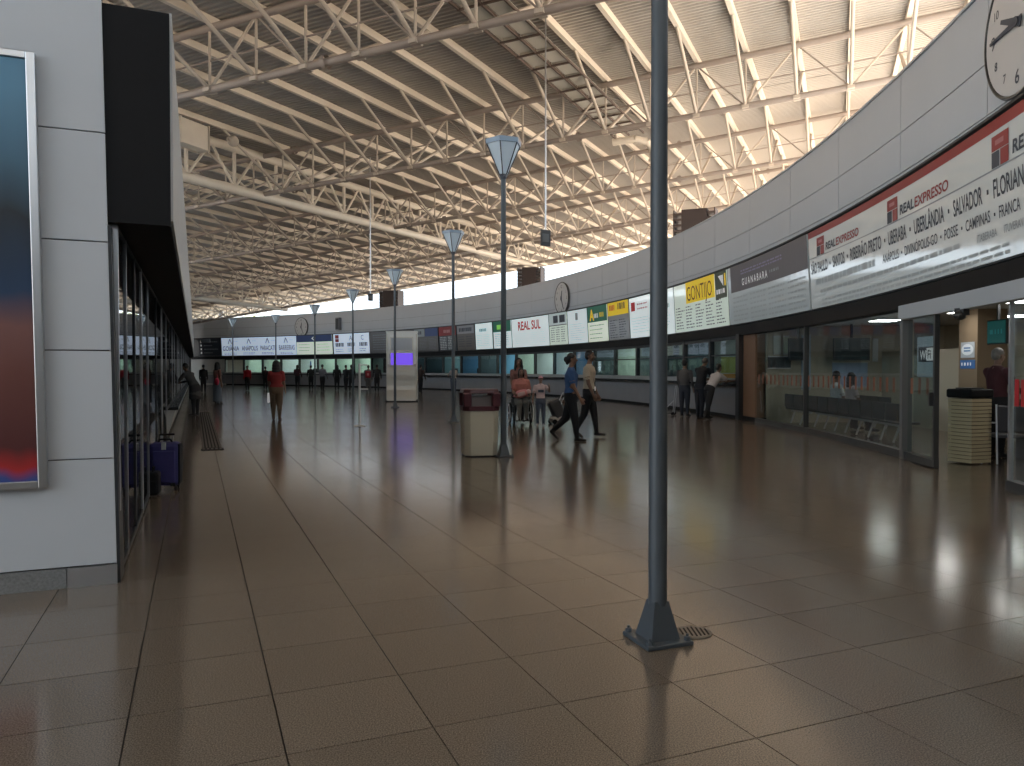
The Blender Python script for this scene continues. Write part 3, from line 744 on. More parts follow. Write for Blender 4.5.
# ================================================================== OFFICE AT RIGHT
s755, s805, s905 = 2.30, rs(805), rs(905)
s_leaf = rs(940); s_fix = rs(1009)
M_rail = mat('rail_dark', (.05, .05, .05), .4)
def pane(sl_, sr_, name, dash=True, z0=.13, z1=2.52, nn=-.04):
    global wn_
    wn_ += 1
    wo = thing('window_%d' % wn_, rp((sl_+sr_)/2, 0), kind='structure')
    MB().rbox(sr_, sl_, z0, z1, nn, nn+.012).build('glass_pane', M_glass, wo)
    MB().rbox(sr_, sl_, 0, z0, nn-.06, nn+.07).build('bottom_rail', M_rail, wo)
    if dash:
        md = mat('glass_dash', (.28, .10, .05), .5); i = 0; q = sl_-.12
        while q > sr_+.1:
            MB().rbox(q-.09, q, 1.10, 1.36, nn+.013, nn+.016).build('dash', md, wo); q -= .30
    return wo
o1 = pane(s755, s805+.01, 'a'); o2 = pane(s805-.01, s905+.05, 'b')
MB().rbox(s805-.03, s805+.03, 0, 2.52, -.08, .03).build('mullion', M_rail, o1)
MB().rbox(s905-.04, s905+.06, 0, 2.52, -.10, .06).build('post', mat('post_grey', (.22, .22, .22), .4, .5), o2)
o3 = pane(s905-.05, s_leaf+.25, 'c'); o4 = pane(s_fix, s_fix-7, 'd')
for q in (s_fix-2.6, s_fix-5.2): MB().rbox(q-.03, q+.03, 0, 2.52, -.08, .03).build('mullion', M_rail, o4)
MB().rbox(s_fix-.02, s_fix+.02, 0, 2.52, -.05, 0).build('edge', M_alu, o4)
d1 = thing('door_1', rp((s905+s_leaf)/2, 0, .06), kind='structure')
MB().rbox(s_leaf, s905-.5, .12, 2.36, .05, .062).build('glass_leaf', M_glass, d1)
MB().rbox(s_leaf, s905-.5, 0.02, .13, .02, .09).build('bottom_rail', M_rail, d1)
MB().rbox(s_leaf-.03, s_leaf+.03, .02, 2.36, .02, .09).build('stile', M_rail, d1)
MB().rbox(s_leaf+.02, s_leaf+.06, .95, 1.15, .09, .14).build('handle', M_rail, d1)
tr1 = thing('trim_1', rp(-9, 2.4), kind='structure')
MB().rbox(S_NEAR, s905-.06, 2.33, 2.56, -.02, .14).build('operator_beam', mat('beam_white', (.45, .49, .53), .4), tr1)
p = rp(rs(969), 2.30, .10)
t = thing('door_sensor', p, 'black dome sensor under the white beam above the office door', 'sensor')
MB().box(p+Vector((0, 0, .0)), (.10, .16, .10), .2).build('mount', M_dark, t); MB().ell(p+Vector((-.03, 0, -.05)), (.08, .08, .07)).build('dome', M_rim, t)
# wifi sticker on the fixed pane
sw = rs(925)
t = thing('internet_sticker', rp(sw, 1.75, -.03), 'pale blue sticker with black wireless internet badge on the office glass', 'sticker')
MB().rbox(sw-.36, sw+.36, 1.38, 2.02, -.026, -.022).build('sheet', mat('sticker_blue', (.45, .55, .62), .5), t)
b = MB(); rquad(b, sw+.30, sw-.30, 1.62, 1.86, -.018); b.build('badge', M_ink, t, fix=False)
b = MB(); ring_text(b, 'Wi', sw+.24, 1.66, .15, -.014, bold=.02); b.build('lettering', M_wht, t, fix=False)
b = MB(); rquad(b, sw-.01, sw-.27, 1.64, 1.84, -.015); b.build('badge_window', M_wht, t, fix=False)
b = MB(); ring_text(b, 'Fi', sw-.06, 1.67, .14, -.011, bold=.02); b.build('lettering', M_ink, t, fix=False)
t = thing('red_glass_band', rp(s_fix-.5, 1.0, -.02), 'red dashed band stuck on the office glass at the right edge', 'sticker')
for i in range(5): MB().rbox(s_fix-.2-.16*i, s_fix-.1-.16*i, 1.05, 1.38, -.024, -.020).build('dash', mat('bright_red_print', (.55, .02, .03), .5), t)

# office inside: lamps, screens, column, partition
M_wall_in = mat('office_wall', (.52, .47, .37), .8, noise=.06, scale=1)
wi = thing('wall_back', rp(-4, 0, -5.4), kind='structure')
MB().rbox(-20, 2.35, 0, 2.74, -5.5, -5.4).build('panel', M_wall_in, wi); MB().rbox(2.25, 2.35, 0, 2.74, -5.4, -.3).build('side_panel', M_wall_in, wi)
MB().rbox(-20, 2.35, 0, 2.0, -3.68, -3.6).build('partition', mat('partition_beige', (.40, .36, .28), .8), wi)
M_tube = mat('office_lamp', (1, 1, 1), .5, emit=16, ecol=(1, .98, .93))
for i, (s_, n_) in enumerate(((-.5, -2.2), (-3.2, -2.2), (-5.6, -2.2), (-8.4, -2.4), (-2, -4.4), (-6.5, -4.4))):
    t = thing('ceiling_light', rp(s_, 2.72, n_), 'square white office ceiling light '+('nearest the brown pier', 'above the two seated people', 'left of the sliding door', 'behind the white door beam', 'over the rear room near the pier', 'over the rear room near the door')[i], 'light', 'office ceiling lights')
    MB().rbox(s_-.3, s_+.3, 2.70, 2.76, n_-.3, n_+.3).build('frame', M_panel, t); MB().rbox(s_-.26, s_+.26, 2.685, 2.70, n_-.26, n_+.26).build('diffuser', M_tube, t)
def radial(name, n0, n1, z0, z1, col, label, cat, s_=2.22, th=.03, frame=True):
    m_ = mat('radial_%d_%d_%d' % tuple(int(c*999) for c in col), col, .4)
    t = thing(name, rp(s_, z0, (n0+n1)/2), label, cat)
    MB().rbox(s_-th, s_, z0, z1, n0, n1).build('sheet', m_, t)
    if frame:
        MB().rbox(s_-th-.01, s_, z1, z1+.03, n0, n1).build('top_strip', M_alu, t); MB().rbox(s_-th-.01, s_, z0-.03, z0, n0, n1).build('bottom_strip', M_alu, t)
radial('wall_poster', -.66, -.46, 1.95, 2.42, (.66, .72, .68), 'pale vertical notice on the office end wall nearest the brown pier', 'poster')
radial('wall_poster', -.90, -.74, 1.95, 2.42, (.60, .66, .50), 'pale green notice beside the first pale notice in the office', 'poster')
radial('wall_poster', -1.52, -1.26, .95, 2.45, (.40, .50, .62), 'tall pale blue banner on the office end wall', 'poster')
radial('wall_poster', -3.15, -2.15, 1.02, 1.68, (.36, .46, .64), 'wide pale blue panel behind the seated people', 'poster')
radial('wall_poster', -3.45, -3.30, 1.75, 2.35, (.70, .76, .80), 'narrow white notice right of the large hanging screen', 'poster')
radial('wall_poster', -4.4, -3.75, 1.2, 1.9, (.10, .18, .36), 'dark blue poster deep in the office', 'poster')
radial('wall_poster', -.95, -.30, 1.55, 1.85, (.05, .06, .07), 'dark low display below the pale notices in the office', 'screen')
for s_, n_, w_, z_, lb in ((1.9, -1.05, .55, 1.75, 'dark hanging screen in the office nearest the brown pier'), (1.7, -2.45, 1.0, 1.75, 'larger dark hanging screen above the two seated people')):
    t = thing('hanging_screen', rp(s_, z_, n_), lb, 'screen')
    MB().rbox(s_, s_+.07, z_, z_+.62, n_-w_/2, n_+w_/2).build('case', M_dark, t); MB().rbox(s_-.01, s_, z_+.04, z_+.58, n_-w_/2+.04, n_+w_/2-.04).build('glass', mat('screen_off', (.03, .05, .06), .1), t)
    MB().rbox(s_+.02, s_+.06, z_+.62, 2.76, n_-.03, n_+.03).build('bracket', M_dark, t)
# brown column with two notices
sc_ = rs(958, -2.6)
t = thing('office_column', rp(sc_, 0, -2.9), 'brown square column with notices inside the office doorway', 'column')
MB().rbox(sc_-.34, sc_+.34, 0, 2.76, -3.4, -2.8).build('shaft', mat('brown_column', (.22, .16, .10), .6), t)
t = thing('oval_notice', rp(sc_, 1.9, -2.79), 'white notice with a blue oval on the brown column', 'notice')
MB().rbox(sc_-.25, sc_+.25, 1.75, 2.08, -2.80, -2.79).build('sheet', mat('notice_grey', (.45, .5, .55), .5), t)
b = MB(); cs = [rp(sc_+.22*math.cos(a), 1.92+.12*math.sin(a), -2.785) for a in np.linspace(0, 2*math.pi, 25)[:-1]]; b.add(cs, [tuple(range(24))]); b.build('oval', mat('oval_white', (.8, .85, .9), .5), t, fix=False)
b = MB()
for z in (1.88, 1.94): rquad(b, sc_+.12, sc_-.12, z, z+.03, -2.782)
b.build('lines', mat('blue_ink', (.1, .25, .5), .5), t, fix=False)
t = thing('blue_notice', rp(sc_, 1.6, -2.79), 'blue notice with a white line below the oval notice', 'notice')
MB().rbox(sc_-.27, sc_+.27, 1.52, 1.70, -2.80, -2.79).build('sheet', mat('notice_blue', (.05, .16, .42), .5), t)
b = MB(); bars(b, sc_+.24, sc_-.24, 1.57, 1.66, 1, -2.785, random.Random(4), 1, 1, .7); b.build('lettering', M_wht, t, fix=False)
# green hanging tv
st_ = rs(996, -1.9)
t = thing('teal_screen', rp(st_, 2.0, -1.9), 'dark teal hanging display above the man in maroon', 'screen')
MB().rbox(st_-.30, st_+.30, 1.95, 2.38, -1.96, -1.90).build('case', M_dark, t)
MB().rbox(st_-.28, st_+.28, 1.97, 2.36, -1.90, -1.893).build('display', mat('teal_display', (.01, .07, .07), .3, emit=.25, ecol=(.02, .16, .15)), t)
b = MB(); bars(b, st_+.22, st_-.22, 2.12, 2.22, 1, -1.888, random.Random(2), 1, 1, .8); b.build('lettering', mat('teal_ink', (.05, .25, .26), .5, emit=.2), t, fix=False)
MB().rbox(st_-.02, st_+.02, 2.38, 2.76, -1.95, -1.91).build('bracket', M_dark, t)

# ================================================================== LEFT BUILDING
def lb(mb, t0, t1, e0, e1, z0, z1):
    return mb.hexa([lp(t0, e0, z0), lp(t0, e1, z0), lp(t1, e1, z0), lp(t1, e0, z0), lp(t0, e0, z1), lp(t0, e1, z1), lp(t1, e1, z1), lp(t1, e0, z1)])
def L(t0, t1, e0, e1, z0, z1): return lb(MB(), t0, t1, e0, e1, z0, z1)
def LB(t0, t1, e0, e1, z0, z1):                                    # the same with the slight batter of the pillar
    k = .0165; q = lambda t, e, z: lp(t, e-k*z, z)
    return MB().hexa([q(t0, e0, z0), q(t0, e1, z0), q(t1, e1, z0), q(t1, e0, z0), q(t0, e0, z1), q(t0, e1, z1), q(t1, e1, z1), q(t1, e0, z1)])
def lray(x, y):                                                    # a pixel on the pillar face -> (e, z)
    d = ray(x, y); t = (K-Vector((0, 0, EYE))).dot(AX)/d.dot(AX); p = Vector((0, 0, EYE))+d*t
    return (p-K).dot(E1), p.z
def lt(x):                                                         # an image column on the glass line -> t
    d = ray(x, HZ); o = Vector((0, 0, EYE)); k = (K-o).dot(E1)/d.dot(E1); return (o+d*k-K).dot(AX)
wl = thing('wall_left', lp(0, 0, 0), kind='structure')
LB(.02, .3, -7, -.02, 0, 7).build('pillar_core', mat('panel_joint2', (.08, .08, .085), .8), wl)
zj = [.14, .88, 1.632, 2.385, 3.138, 4.4, 5.4, 6.2, 7]
for i in range(len(zj)-1):
    for e0, e1 in ((-1.75, 0), (-3.5, -1.756), (-5.3, -3.506), (-7, -5.306)):
        LB(0, .03, e0+.004, e1, zj[i]+.004, zj[i+1]-.004).build('panel', M_panel_l, wl, bevel=.003)
L(-.012, .03, -7, -.31, 0, .135).build('skirting', mat('granite_skirt', (.22, .22, .22), .3, noise=.5, scale=60), wl)
L(-.012, .03, -.305, .0, 0, .135).build('skirting', mat('steel_skirt', (.55, .56, .58), .3, .8, noise=.1, scale=5), wl)
LB(0, .3, 0, .02, .0, 2.5).build('edge_trim', M_dark, wl)
L(.3, .5, -7, -.3, 0, 7).build('pillar_rear', M_panel_l, wl)
# fascia box
tx = thing('trim_2', lp(0, .1, 2.53), kind='structure')
L(.02, 66, -.25, .36, 2.53, 4.04).build('fascia_box', M_black, tx)
k = 0
while k*3.0 < 65: L(.06+3*k, 3.05+3*k, .36, .375, 2.57, 4.06).build('fascia_panel', mat('fascia_panel_white', (.60, .60, .60), .5, noise=.08, scale=1), tx); k += 1
L(.3, 66, -6, .36, 4.04, 4.08).build('top_sheet', M_panel, tx)
L(.3, 66, -6, -.12, 2.56, 2.66).build('soffit', M_dark, tx)
# inside of the left shops
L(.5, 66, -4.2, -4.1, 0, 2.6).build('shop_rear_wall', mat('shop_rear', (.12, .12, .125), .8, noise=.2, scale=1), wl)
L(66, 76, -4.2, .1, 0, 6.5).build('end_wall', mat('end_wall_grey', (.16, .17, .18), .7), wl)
tt = [.12, max(.8, lt(124)), lt(134), lt(141)] + [lt(141)+1.1+2.0*i for i in range(31)]
M_mul = mat('mullion_alu', (.30, .31, .33), .35, .8)
for i in range(len(tt)-1):
    a, b = tt[i], tt[i+1]; wn_ += 1
    wo = thing('window_%d' % wn_, lp((a+b)/2, 0, 0), kind='structure')
    cz = 0.72 if a > 9.5 else .02
    L(a, a+.06, -.07, .012, cz, 2.56).build('mullion', M_alu if i in (0, 3, 6) else (M_mul if i % 3 != 2 else M_dark), wo)
    L(a+.06, b, -.008, 0, cz+.05, 2.50).build('glass_pane', M_glass_d, wo)
    L(a+.06, b, -.06, .01, 2.50, 2.56).build('head_rail', M_dark, wo)
    L(a+.06, b, -.06, .01, cz, cz+.05).build('sill_rail', M_dark, wo)
for i, tq in enumerate((3.2, 8.0, 16, 26, 38)):
    t = thing('shop_light', lp(tq, -2, 2.5), 'round white shop light behind the left glass front, '+('nearest the pillar', 'beside the suitcase', 'above the luggage counter', 'beyond the bending person', 'farthest from the pillar')[i], 'light', 'lights in the left shops')
    MB().lathe([(.32, 0), (.34, .05), (.3, .08)], lp(tq, -2, 2.50), 20).build('rim', M_alu, t)
    MB().lathe([(.28, 0), (.28, .02)], lp(tq, -2, 2.485), 20).build('diffuser', mat('shop_lamp', (1, 1, .9), .5, emit=3), t)
# counter along the left wall
TC = 11.7
cn = thing('luggage_counter', lp(TC, 0, 0), 'grey sloping fronted counter with dark ledge along the left glass front', 'counter')
MB().hexa([lp(TC, -.55, .08), lp(TC, -.05, .08), lp(64, -.05, .08), lp(64, -.55, .08), lp(TC, -.55, .64), lp(TC, .12, .64), lp(64, .12, .64), lp(64, -.55, .64)]).build('front', mat('counter_light', (.42, .42, .40), .5), cn)
L(TC, 64, -.5, -.1, 0, .08).build('plinth', M_black, cn)
L(TC-.03, 64, -.55, .17, .64, .70).build('ledge', mat('ledge_black', (.02, .02, .022), .2), cn)
L(TC-.03, 64, .17, .18, .645, .695).build('ledge_edge', M_alu, cn)

# advertising poster on the pillar
e_r0, z_t = lray(34.5, 55); e_r1, z_b = lray(43, 487); er = e_r1+.0165*z_b+.035; ef = er-.055
t = thing('poster_case', lp(-.03, er-.8, z_b), 'framed advertising poster on the white pillar at the left edge', 'poster')
LB(-.045, 0, er-1.6, ef, z_b+.05, z_t-.05).build('print', poster_material(), t)
LB(-.06, 0, ef, er, z_b, z_t).build('frame_side', M_alu, t, bevel=.006); LB(-.06, 0, er-1.65, er-1.6, z_b, z_t).build('frame_side', M_alu, t, bevel=.006)
LB(-.06, 0, er-1.6, ef, z_t-.05, z_t).build('frame_top', M_alu, t, bevel=.006); LB(-.06, 0, er-1.6, ef, z_b, z_b+.05).build('frame_bottom', M_alu, t, bevel=.006)
# security camera at far left end
p = lp(60, .55, 3.9)
t = thing('security_camera', p, 'dark security camera on a bracket at the far left wall end', 'camera')
MB().tube(p, p+E1*.5, .05).build('arm', M_dark, t); MB().box(p+E1*.7+Vector((0, 0, -.1)), (.7, .35, .3), .2).build('housing', M_dark, t, bevel=.04)

# floor drain beside the left wall
d0, d1 = gnd(212, 448), gnd(204, 412); dv = (d1-d0); dl = dv.length; dv.normalize(); dx = Vector((dv.y, -dv.x, 0))
t = thing('floor_drain', d0, 'long dark floor grating running beside the left counter', 'grating')
MB().add([d0-dx*.17+Vector((0, 0, .002)), d0+dx*.17+Vector((0, 0, .002)), d1+dx*.17+Vector((0, 0, .002)), d1-dx*.17+Vector((0, 0, .002))], [(0, 1, 2, 3)]).build('channel', M_black, t)
M_iron = mat('grating_iron', (.13, .11, .10), .45, .4)
for i in range(6):
    c = d0+dx*(-.15+.06*i); MB().hexa([c-dx*.015, c+dx*.015, c+dx*.015+dv*dl, c-dx*.015+dv*dl]+[q+Vector((0, 0, .012)) for q in (c-dx*.015, c+dx*.015, c+dx*.015+dv*dl, c-dx*.015+dv*dl)]).build('slat', M_iron, t)
c = d0-dv*.28
t = thing('drain_end_plate', c, 'short slotted floor grating plate at the near end of the long drain', 'grating')
MB().box(c+Vector((0, 0, .004)), (.40, .30, .008), math.atan2(dx.y, dx.x)).build('plate', M_black, t)
for i in range(5): MB().box(c+dx*(-.15+.075*i)+Vector((0, 0, .012)), (.04, .24, .012), math.atan2(dx.y, dx.x)).build('slat', M_iron, t)

# ================================================================== LAMP POSTS
M_pole = mat('pole_grey', (.082, .096, .11), .42, .1, noise=.1, scale=6)
M_lglass = mat('lamp_glass_blue', (.70, .82, .92), .3)
M_lfr = mat('lamp_frame', (.05, .06, .08), .4)
HP = 5.41
def post_parts(t, full=True):
    MB().lathe([(.052, .20), (.052, 1.2), (.050, 1.25), (.043, HP-.62)], seg=14).build('pole', M_pole, t)
    bp_ = MB().box((0, 0, .012), (.285, .285, .024), math.radians(20)).build('base_plate', M_pole, t, bevel=.006)
    for i in range(4):
        a = math.radians(20+45+90*i); d = Vector((math.cos(a), math.sin(a), 0))
        MB().lathe([(.018, .024), (.018, .045), (.008, .047), (.008, .06)], d*.165, 6, smooth=False).build('bolt', M_pole, t)
    MB().lathe([(.125, .024), (.062, .225)], seg=4, smooth=False, off=math.radians(20+45)).build('foot_flare', M_pole, t)
    zb, zt_, rb_, rt_ = HP-.58, HP-.08, .07, .30
    lamp = MB().lathe([(.045, HP-.66), (.075, HP-.58), (.03, HP-.56)], seg=8).build('lamp_socket', M_lfr, t)
    n_ = 6
    for i in range(n_):
        a0, a1 = 2*math.pi*i/n_+.35, 2*math.pi*(i+1)/n_+.35
        d0_, d1_ = Vector((math.cos(a0), math.sin(a0), 0)), Vector((math.cos(a1), math.sin(a1), 0)); z = Vector((0, 0, 1)); k = .97
        MB().hexa([d0_*rb_*k*.8+z*zb, d1_*rb_*k*.8+z*zb, d1_*rb_*k+z*zb, d0_*rb_*k+z*zb, d0_*(rt_*k-.02)+z*zt_, d1_*(rt_*k-.02)+z*zt_, d1_*rt_*k+z*zt_, d0_*rt_*k+z*zt_]).build('shade_pane', M_lglass, t)
        MB().tube(d0_*rb_+z*zb, d0_*rt_+z*zt_, .010, .010, 6).build('shade_rib', M_lfr, t)
        MB().hexa([d0_*rt_*.96+z*zt_, d1_*rt_*.96+z*zt_, d1_*rt_*1.05+z*zt_, d0_*rt_*1.05+z*zt_, d0_*rt_*.96+z*HP, d1_*rt_*.96+z*HP, d1_*rt_*1.08+z*HP, d0_*rt_*1.08+z*HP]).build('rim_band', mat('lamp_rim_blue', (.28, .38, .50), .35), t)
    MB().lathe([(rt_*1.0, HP-.01), (.02, HP+.03)], seg=6, smooth=False, off=.35).build('lid', M_lglass, t)
def lamp_post(p, label):
    t = thing('lamp_post', p, label, 'lamp post', 'tall lamp posts along the hall', local=True); post_parts(t); return t
def copy_tree(src, loc, label):
    r = src.copy(); COL.objects.link(r); r.location = loc; r['label'] = label; W[r.name] = W[src.name]
    for chd in src.children:
        c = chd.copy(); COL.objects.link(c); c.parent = r
    return r
lpost = lamp_post(gnd(657.5, 640), 'grey steel lamp post in the foreground with square foot plate')
def lbase(x, ytop):
    Y = (HP-EYE)*FPX/(HZ-ytop); return Vector(((x-CXP)/FPX*Y, Y, 0))
for x, y, lab in ((503.5, 142, 'lamp post with blue shade right beside the waste bin'), (453.3, 232, 'lamp post with blue shade between the kiosk and the bin'), (395, 270, 'lamp post standing in front of the information kiosk'),
                  (353, 290, 'thin distant lamp post just left of the white barrier post'), (315, 305, 'distant lamp post beside the small far clock'), (276, 315, 'distant lamp post above the woman in red'), (233, 319, 'farthest lamp post near the left counter')):
    copy_tree(lpost, lbase(x, y), lab)
# cable clip on the near pole and drain cover by its foot
p = gnd(657.5, 640)
c = gnd(694, 633)
t = thing('floor_vent', c, 'small round perforated floor drain cover behind the near pole foot', 'drain')
MB().lathe([(.10, .0), (.10, .006), (.08, .008)], c, 20).build('ring', mat('vent_steel', (.26, .23, .20), .4, .4), t)
for i in range(7): MB().box(c+Vector((-.072+.024*i, 0, .009)), (.008, .15-.02*abs(i-3), .006)).build('slat', M_joint, t)

# ================================================================== WASTE BIN
c = gnd(478.5, 457); c.y += .28
M_cream = mat('bin_cream', (.58, .55, .44), .45, noise=.05, scale=3); M_maroon = mat('bin_maroon', (.085, .02, .028), .4)
t = thing('waste_bin', c, 'cream waste bin with maroon hood beside the second pole', 'bin', local=True, rz=math.radians(12))
def oct_prof(w_, ch_): return [(-w_+ch_, -w_), (w_-ch_, -w_), (w_, -w_+ch_), (w_, w_-ch_), (w_-ch_, w_), (-w_+ch_, w_), (-w_, w_-ch_), (-w_, -w_+ch_)]
def octo(w0, w1, z0, z1, ch_=.10):
    b = MB(); A = oct_prof(w0, ch_); B = oct_prof(w1, ch_)
    b.add([(x, y, z0) for x, y in A]+[(x, y, z1) for x, y in B], [(i, (i+1) % 8, 8+(i+1) % 8, 8+i) for i in range(8)]+[tuple(range(8))[::-1], tuple(range(8, 16))]); return b
octo(.29, .305, .02, .80).build('body', M_cream, t, bevel=.01); octo(.27, .27, 0, .03).build('foot', M_dark, t)
octo(.32, .32, .79, .87).build('hood_rim', M_maroon, t, bevel=.008)
for x, y in ((-.25, -.25), (.25, -.25), (.25, .25), (-.25, .25)): MB().box((x, y, .98), (.14, .14, .24)).build('hood_corner', M_maroon, t, bevel=.02)
MB().box((0, 0, .95), (.4, .4, .18)).build('liner', mat('bin_liner', (.20, .18, .18), .5), t)
octo(.32, .30, 1.09, 1.16).build('hood_top', M_maroon, t, bevel=.015)
b = MB(); flat_text(b, '', (0, 0, 0), Vector((1, 0, 0)), Vector((0, 0, 1)), .1) if 0 else None

# ================================================================== INFORMATION KIOSK
c = gnd(401, 402); c.y += .35
M_silver = mat('kiosk_silver', (.72, .69, .62), .3, .5); M_kwhite = mat('kiosk_white', (.92, .92, .88), .4)
t = thing('information_kiosk', c, 'tall silver information kiosk with a purple screen', 'kiosk', local=True, rz=math.radians(4))
HK, WK = 3.25, 1.42
MB().box((0, .12, HK/2+.05), (WK, .5, HK-.1)).build('cabinet', M_kwhite, t, bevel=.03)
MB().box((0, .12, .03), (WK+.1, .75, .06)).build('base', M_dark, t)
fr = [(-.14, 1.75), (-.20, 1.70), (-.26, 1.62), (-.30, 1.45), (-.30, 1.25), (-.28, 1.0), (-.28, .75), (-.31, .55), (-.37, .35), (-.42, .2), (-.43, .06), (-.13, .06)]
b = MB(); hw = WK/2-.06
b.add([(-hw, y, z) for y, z in fr]+[(hw, y, z) for y, z in fr], [(i, i+1, 12+i+1, 12+i) for i in range(11)]+[tuple(range(12))[::-1], tuple(range(12, 24))])
b.build('curved_front', M_silver, t)
for sx in (-1, 1): MB().box((sx*(hw+.03), -.13, HK/2), (.06, .06, HK-.2)).build('side_rail', M_silver, t, bevel=.01)
MB().box((0, -.14, 2.68), (1.06, .05, .66)).build('upper_screen_frame', M_silver, t, bevel=.01)
MB().box((0, -.17, 2.68), (.96, .02, .56)).build('upper_screen', mat('screen_pale', (.35, .37, .40), .15, emit=.12), t)
MB().box((0, -.14, 1.98), (1.1, .05, .64)).build('lower_screen_frame', M_silver, t, bevel=.01)
MB().box((0, -.17, 1.98), (1.02, .02, .56)).build('lower_screen', mat('screen_purple', (.08, .03, .4), .2, emit=1.3, ecol=(.14, .07, .62)), t)
MB().box((0, -.2, 1.60), (WK-.2, .14, .04)).build('keyboard_shelf', M_silver, t, bevel=.01)
MB().box((0, .1, HK), (WK+.04, .56, .06)).build('top_cap', M_kwhite, t, bevel=.01)

# ================================================================== BARRIER POST, SUITCASES
c = gnd(359.7, 426)
t = thing('barrier_post', c, 'thin white post with two short arms left of the kiosk', 'post', local=True)
M_wpost = mat('white_post', (.75, .75, .75), .4)
MB().lathe([(.03, .02), (.03, 1.66)], seg=10).build('pole', M_wpost, t); MB().lathe([(.16, 0), (.15, .02), (.04, .03)], seg=16).build('foot', M_wpost, t)
for z in (1.62, .98): MB().tube((0, 0, z), (.22, .02, z), .018).build('arm', M_wpost, t)
c = gnd(166, 490)
t = thing('suitcase', c, 'upright purple blue suitcase against the left glass front', 'suitcase', local=True, rz=math.radians(14))
M_blue = mat('suitcase_blue', (.035, .032, .14), .6, noise=.15, scale=12)
MB().box((0, 0, .33), (.34, .24, .54)).build('body', M_blue, t, bevel=.05)
MB().box((.0, -.125, .30), (.26, .03, .40)).build('front_pocket', M_blue, t, bevel=.02)
for sx in (-1, 1): MB().box((sx*.165, 0, .33), (.03, .2, .50)).build('side_band', M_black, t, bevel=.012)
for sx in (-.07, .07): MB().tube((sx, .09, .6), (sx, .09, .68), .009).build('handle_rod', M_alu, t)
MB().box((0, .09, .685), (.18, .03, .025)).build('handle', M_black, t, bevel=.008)
MB().path([(-.08, -.03, .6), (-.06, -.03, .635), (.06, -.03, .635), (.08, -.03, .6)], .012).build('top_grip', M_black, t)
for sx in (-.13, .13):
    for sy in (-.09, .09): MB().tube((sx-.015, sy, .03), (sx+.015, sy, .03), .03, .03, 12).build('wheel', M_black, t)
for sx in (-.1, .1): MB().box((sx, -.11, .09), (.05, .05, .06)).build('corner_foot', M_black, t, bevel=.01)
MB().box((.0, -.122, .56), (.05, .02, .09)).build('tag', mat('tag_pale', (.4, .42, .42), .5), t)
c = gnd(149.5, 497)+Vector((0, .1, 0))
t = thing('black_bag', c, 'small black upright bag beside the purple blue suitcase', 'bag', local=True, rz=.3)
MB().box((0, 0, .15), (.14, .24, .28)).build('body', M_black, t, bevel=.03); MB().path([(0, -.06, .28), (0, -.05, .34), (0, .05, .34), (0, .06, .28)], .01).build('handle', M_black, t)
MB().box((-.0, -.125, .12), (.1, .02, .14)).build('pocket', M_black, t, bevel=.01)
for sy in (-.08, .08): MB().tube((-.04, sy, .012), (.04, sy, .012), .012).build('foot', M_dark, t)

# ================================================================== OFFICE FURNITURE
def place_ring(s, n, z=0): return rp(s, z, n), s/R+math.pi      # local +X faces the hall
M_seat = mat('seat_dark', (.045, .045, .05), .5); M_leg = mat('seat_leg', (.55, .56, .58), .3, .7)
def bench(s0, s1, n, label):
    nseat = max(2, int(round((s1-s0)/.58)))
    t = thing('waiting_bench', rp((s0+s1)/2, 0, n), label, 'bench', 'waiting benches in the office')
    w_ = (s1-s0)/nseat
    for i in range(nseat):
        a = s0+w_*i+.02; b_ = a+w_-.04
        MB().rbox(a, b_, .40, .45, n-.45, n-.03).build('seat', M_seat, t, bevel=.015)
        MB().rbox(a, b_, .46, .82, n-.05, n).build('backrest', M_seat, t, bevel=.015)
    MB().rbox(s0, s1, .33, .39, n-.26, n-.20).build('beam', M_leg, t)
    for q in [s0+.3+w_*1.0*i for i in range(nseat)]:
        MB().path([rp(q, .02, n-.05), rp(q+.10, .36, n-.22)], .022, 8).build('leg', M_leg, t)
        MB().path([rp(q+.28, .42, n-.4), rp(q+.28, .62, n-.38), rp(q+.28, .62, n-.05)], .015, 6).build('armrest', M_leg, t)
bench(rs(803, -.75), 2.15, -.75, 'dark row of waiting seats in the office beside the brown pier'); bench(rs(898, -.85), rs(808, -.85), -.85, 'longer dark row of waiting seats with two people sitting')
bench(-.6, 1.7, -2.3, 'dark row of waiting seats farther back in the office')
c = gnd(969, 463)
t = thing('slatted_bin', c, 'tall beige slatted waste bin with black top in the office doorway', 'bin', local=True, rz=math.radians(20))
M_slat = mat('bin_slat', (.52, .43, .27), .5, noise=.12, scale=4)
MB().box((0, 0, .53), (.36, .36, 1.02)).build('core', mat('bin_core', (.12, .09, .05), .7), t)
for i in range(17): 
    for k, (cx_, cy_, sx_, sy_) in enumerate(((0, -.2, .42, .03), (0, .2, .42, .03), (-.2, 0, .03, .42), (.2, 0, .03, .42))):
        MB().box((cx_, cy_, .05+.06*i), (sx_, sy_, .048)).build('slat', M_slat, t)
MB().box((0, 0, 1.12), (.50, .46, .14)).build('top', M_black, t, bevel=.03); MB().box((0, 0, 1.2), (.3, .26, .02)).build('flap', M_dark, t)
def tube_chair(c, rz, label):
    t = thing('office_chair', c, label, 'chair', 'metal framed chairs in the office', local=True, rz=rz)
    MB().box((0, 0, .45), (.46, .44, .06)).build('seat', M_seat, t, bevel=.02)
    MB().box((0, .22, .72), (.46, .05, .42)).build('backrest', M_seat, t, bevel=.02)
    for sx in (-1, 1):
        MB().path([(sx*.24, -.2, .01), (sx*.24, -.2, .64), (sx*.24, .2, .66)], .014).build('front_leg', M_leg, t)
        MB().path([(sx*.24, .26, .01), (sx*.24, .22, .95)], .014).build('rear_leg', M_leg, t)
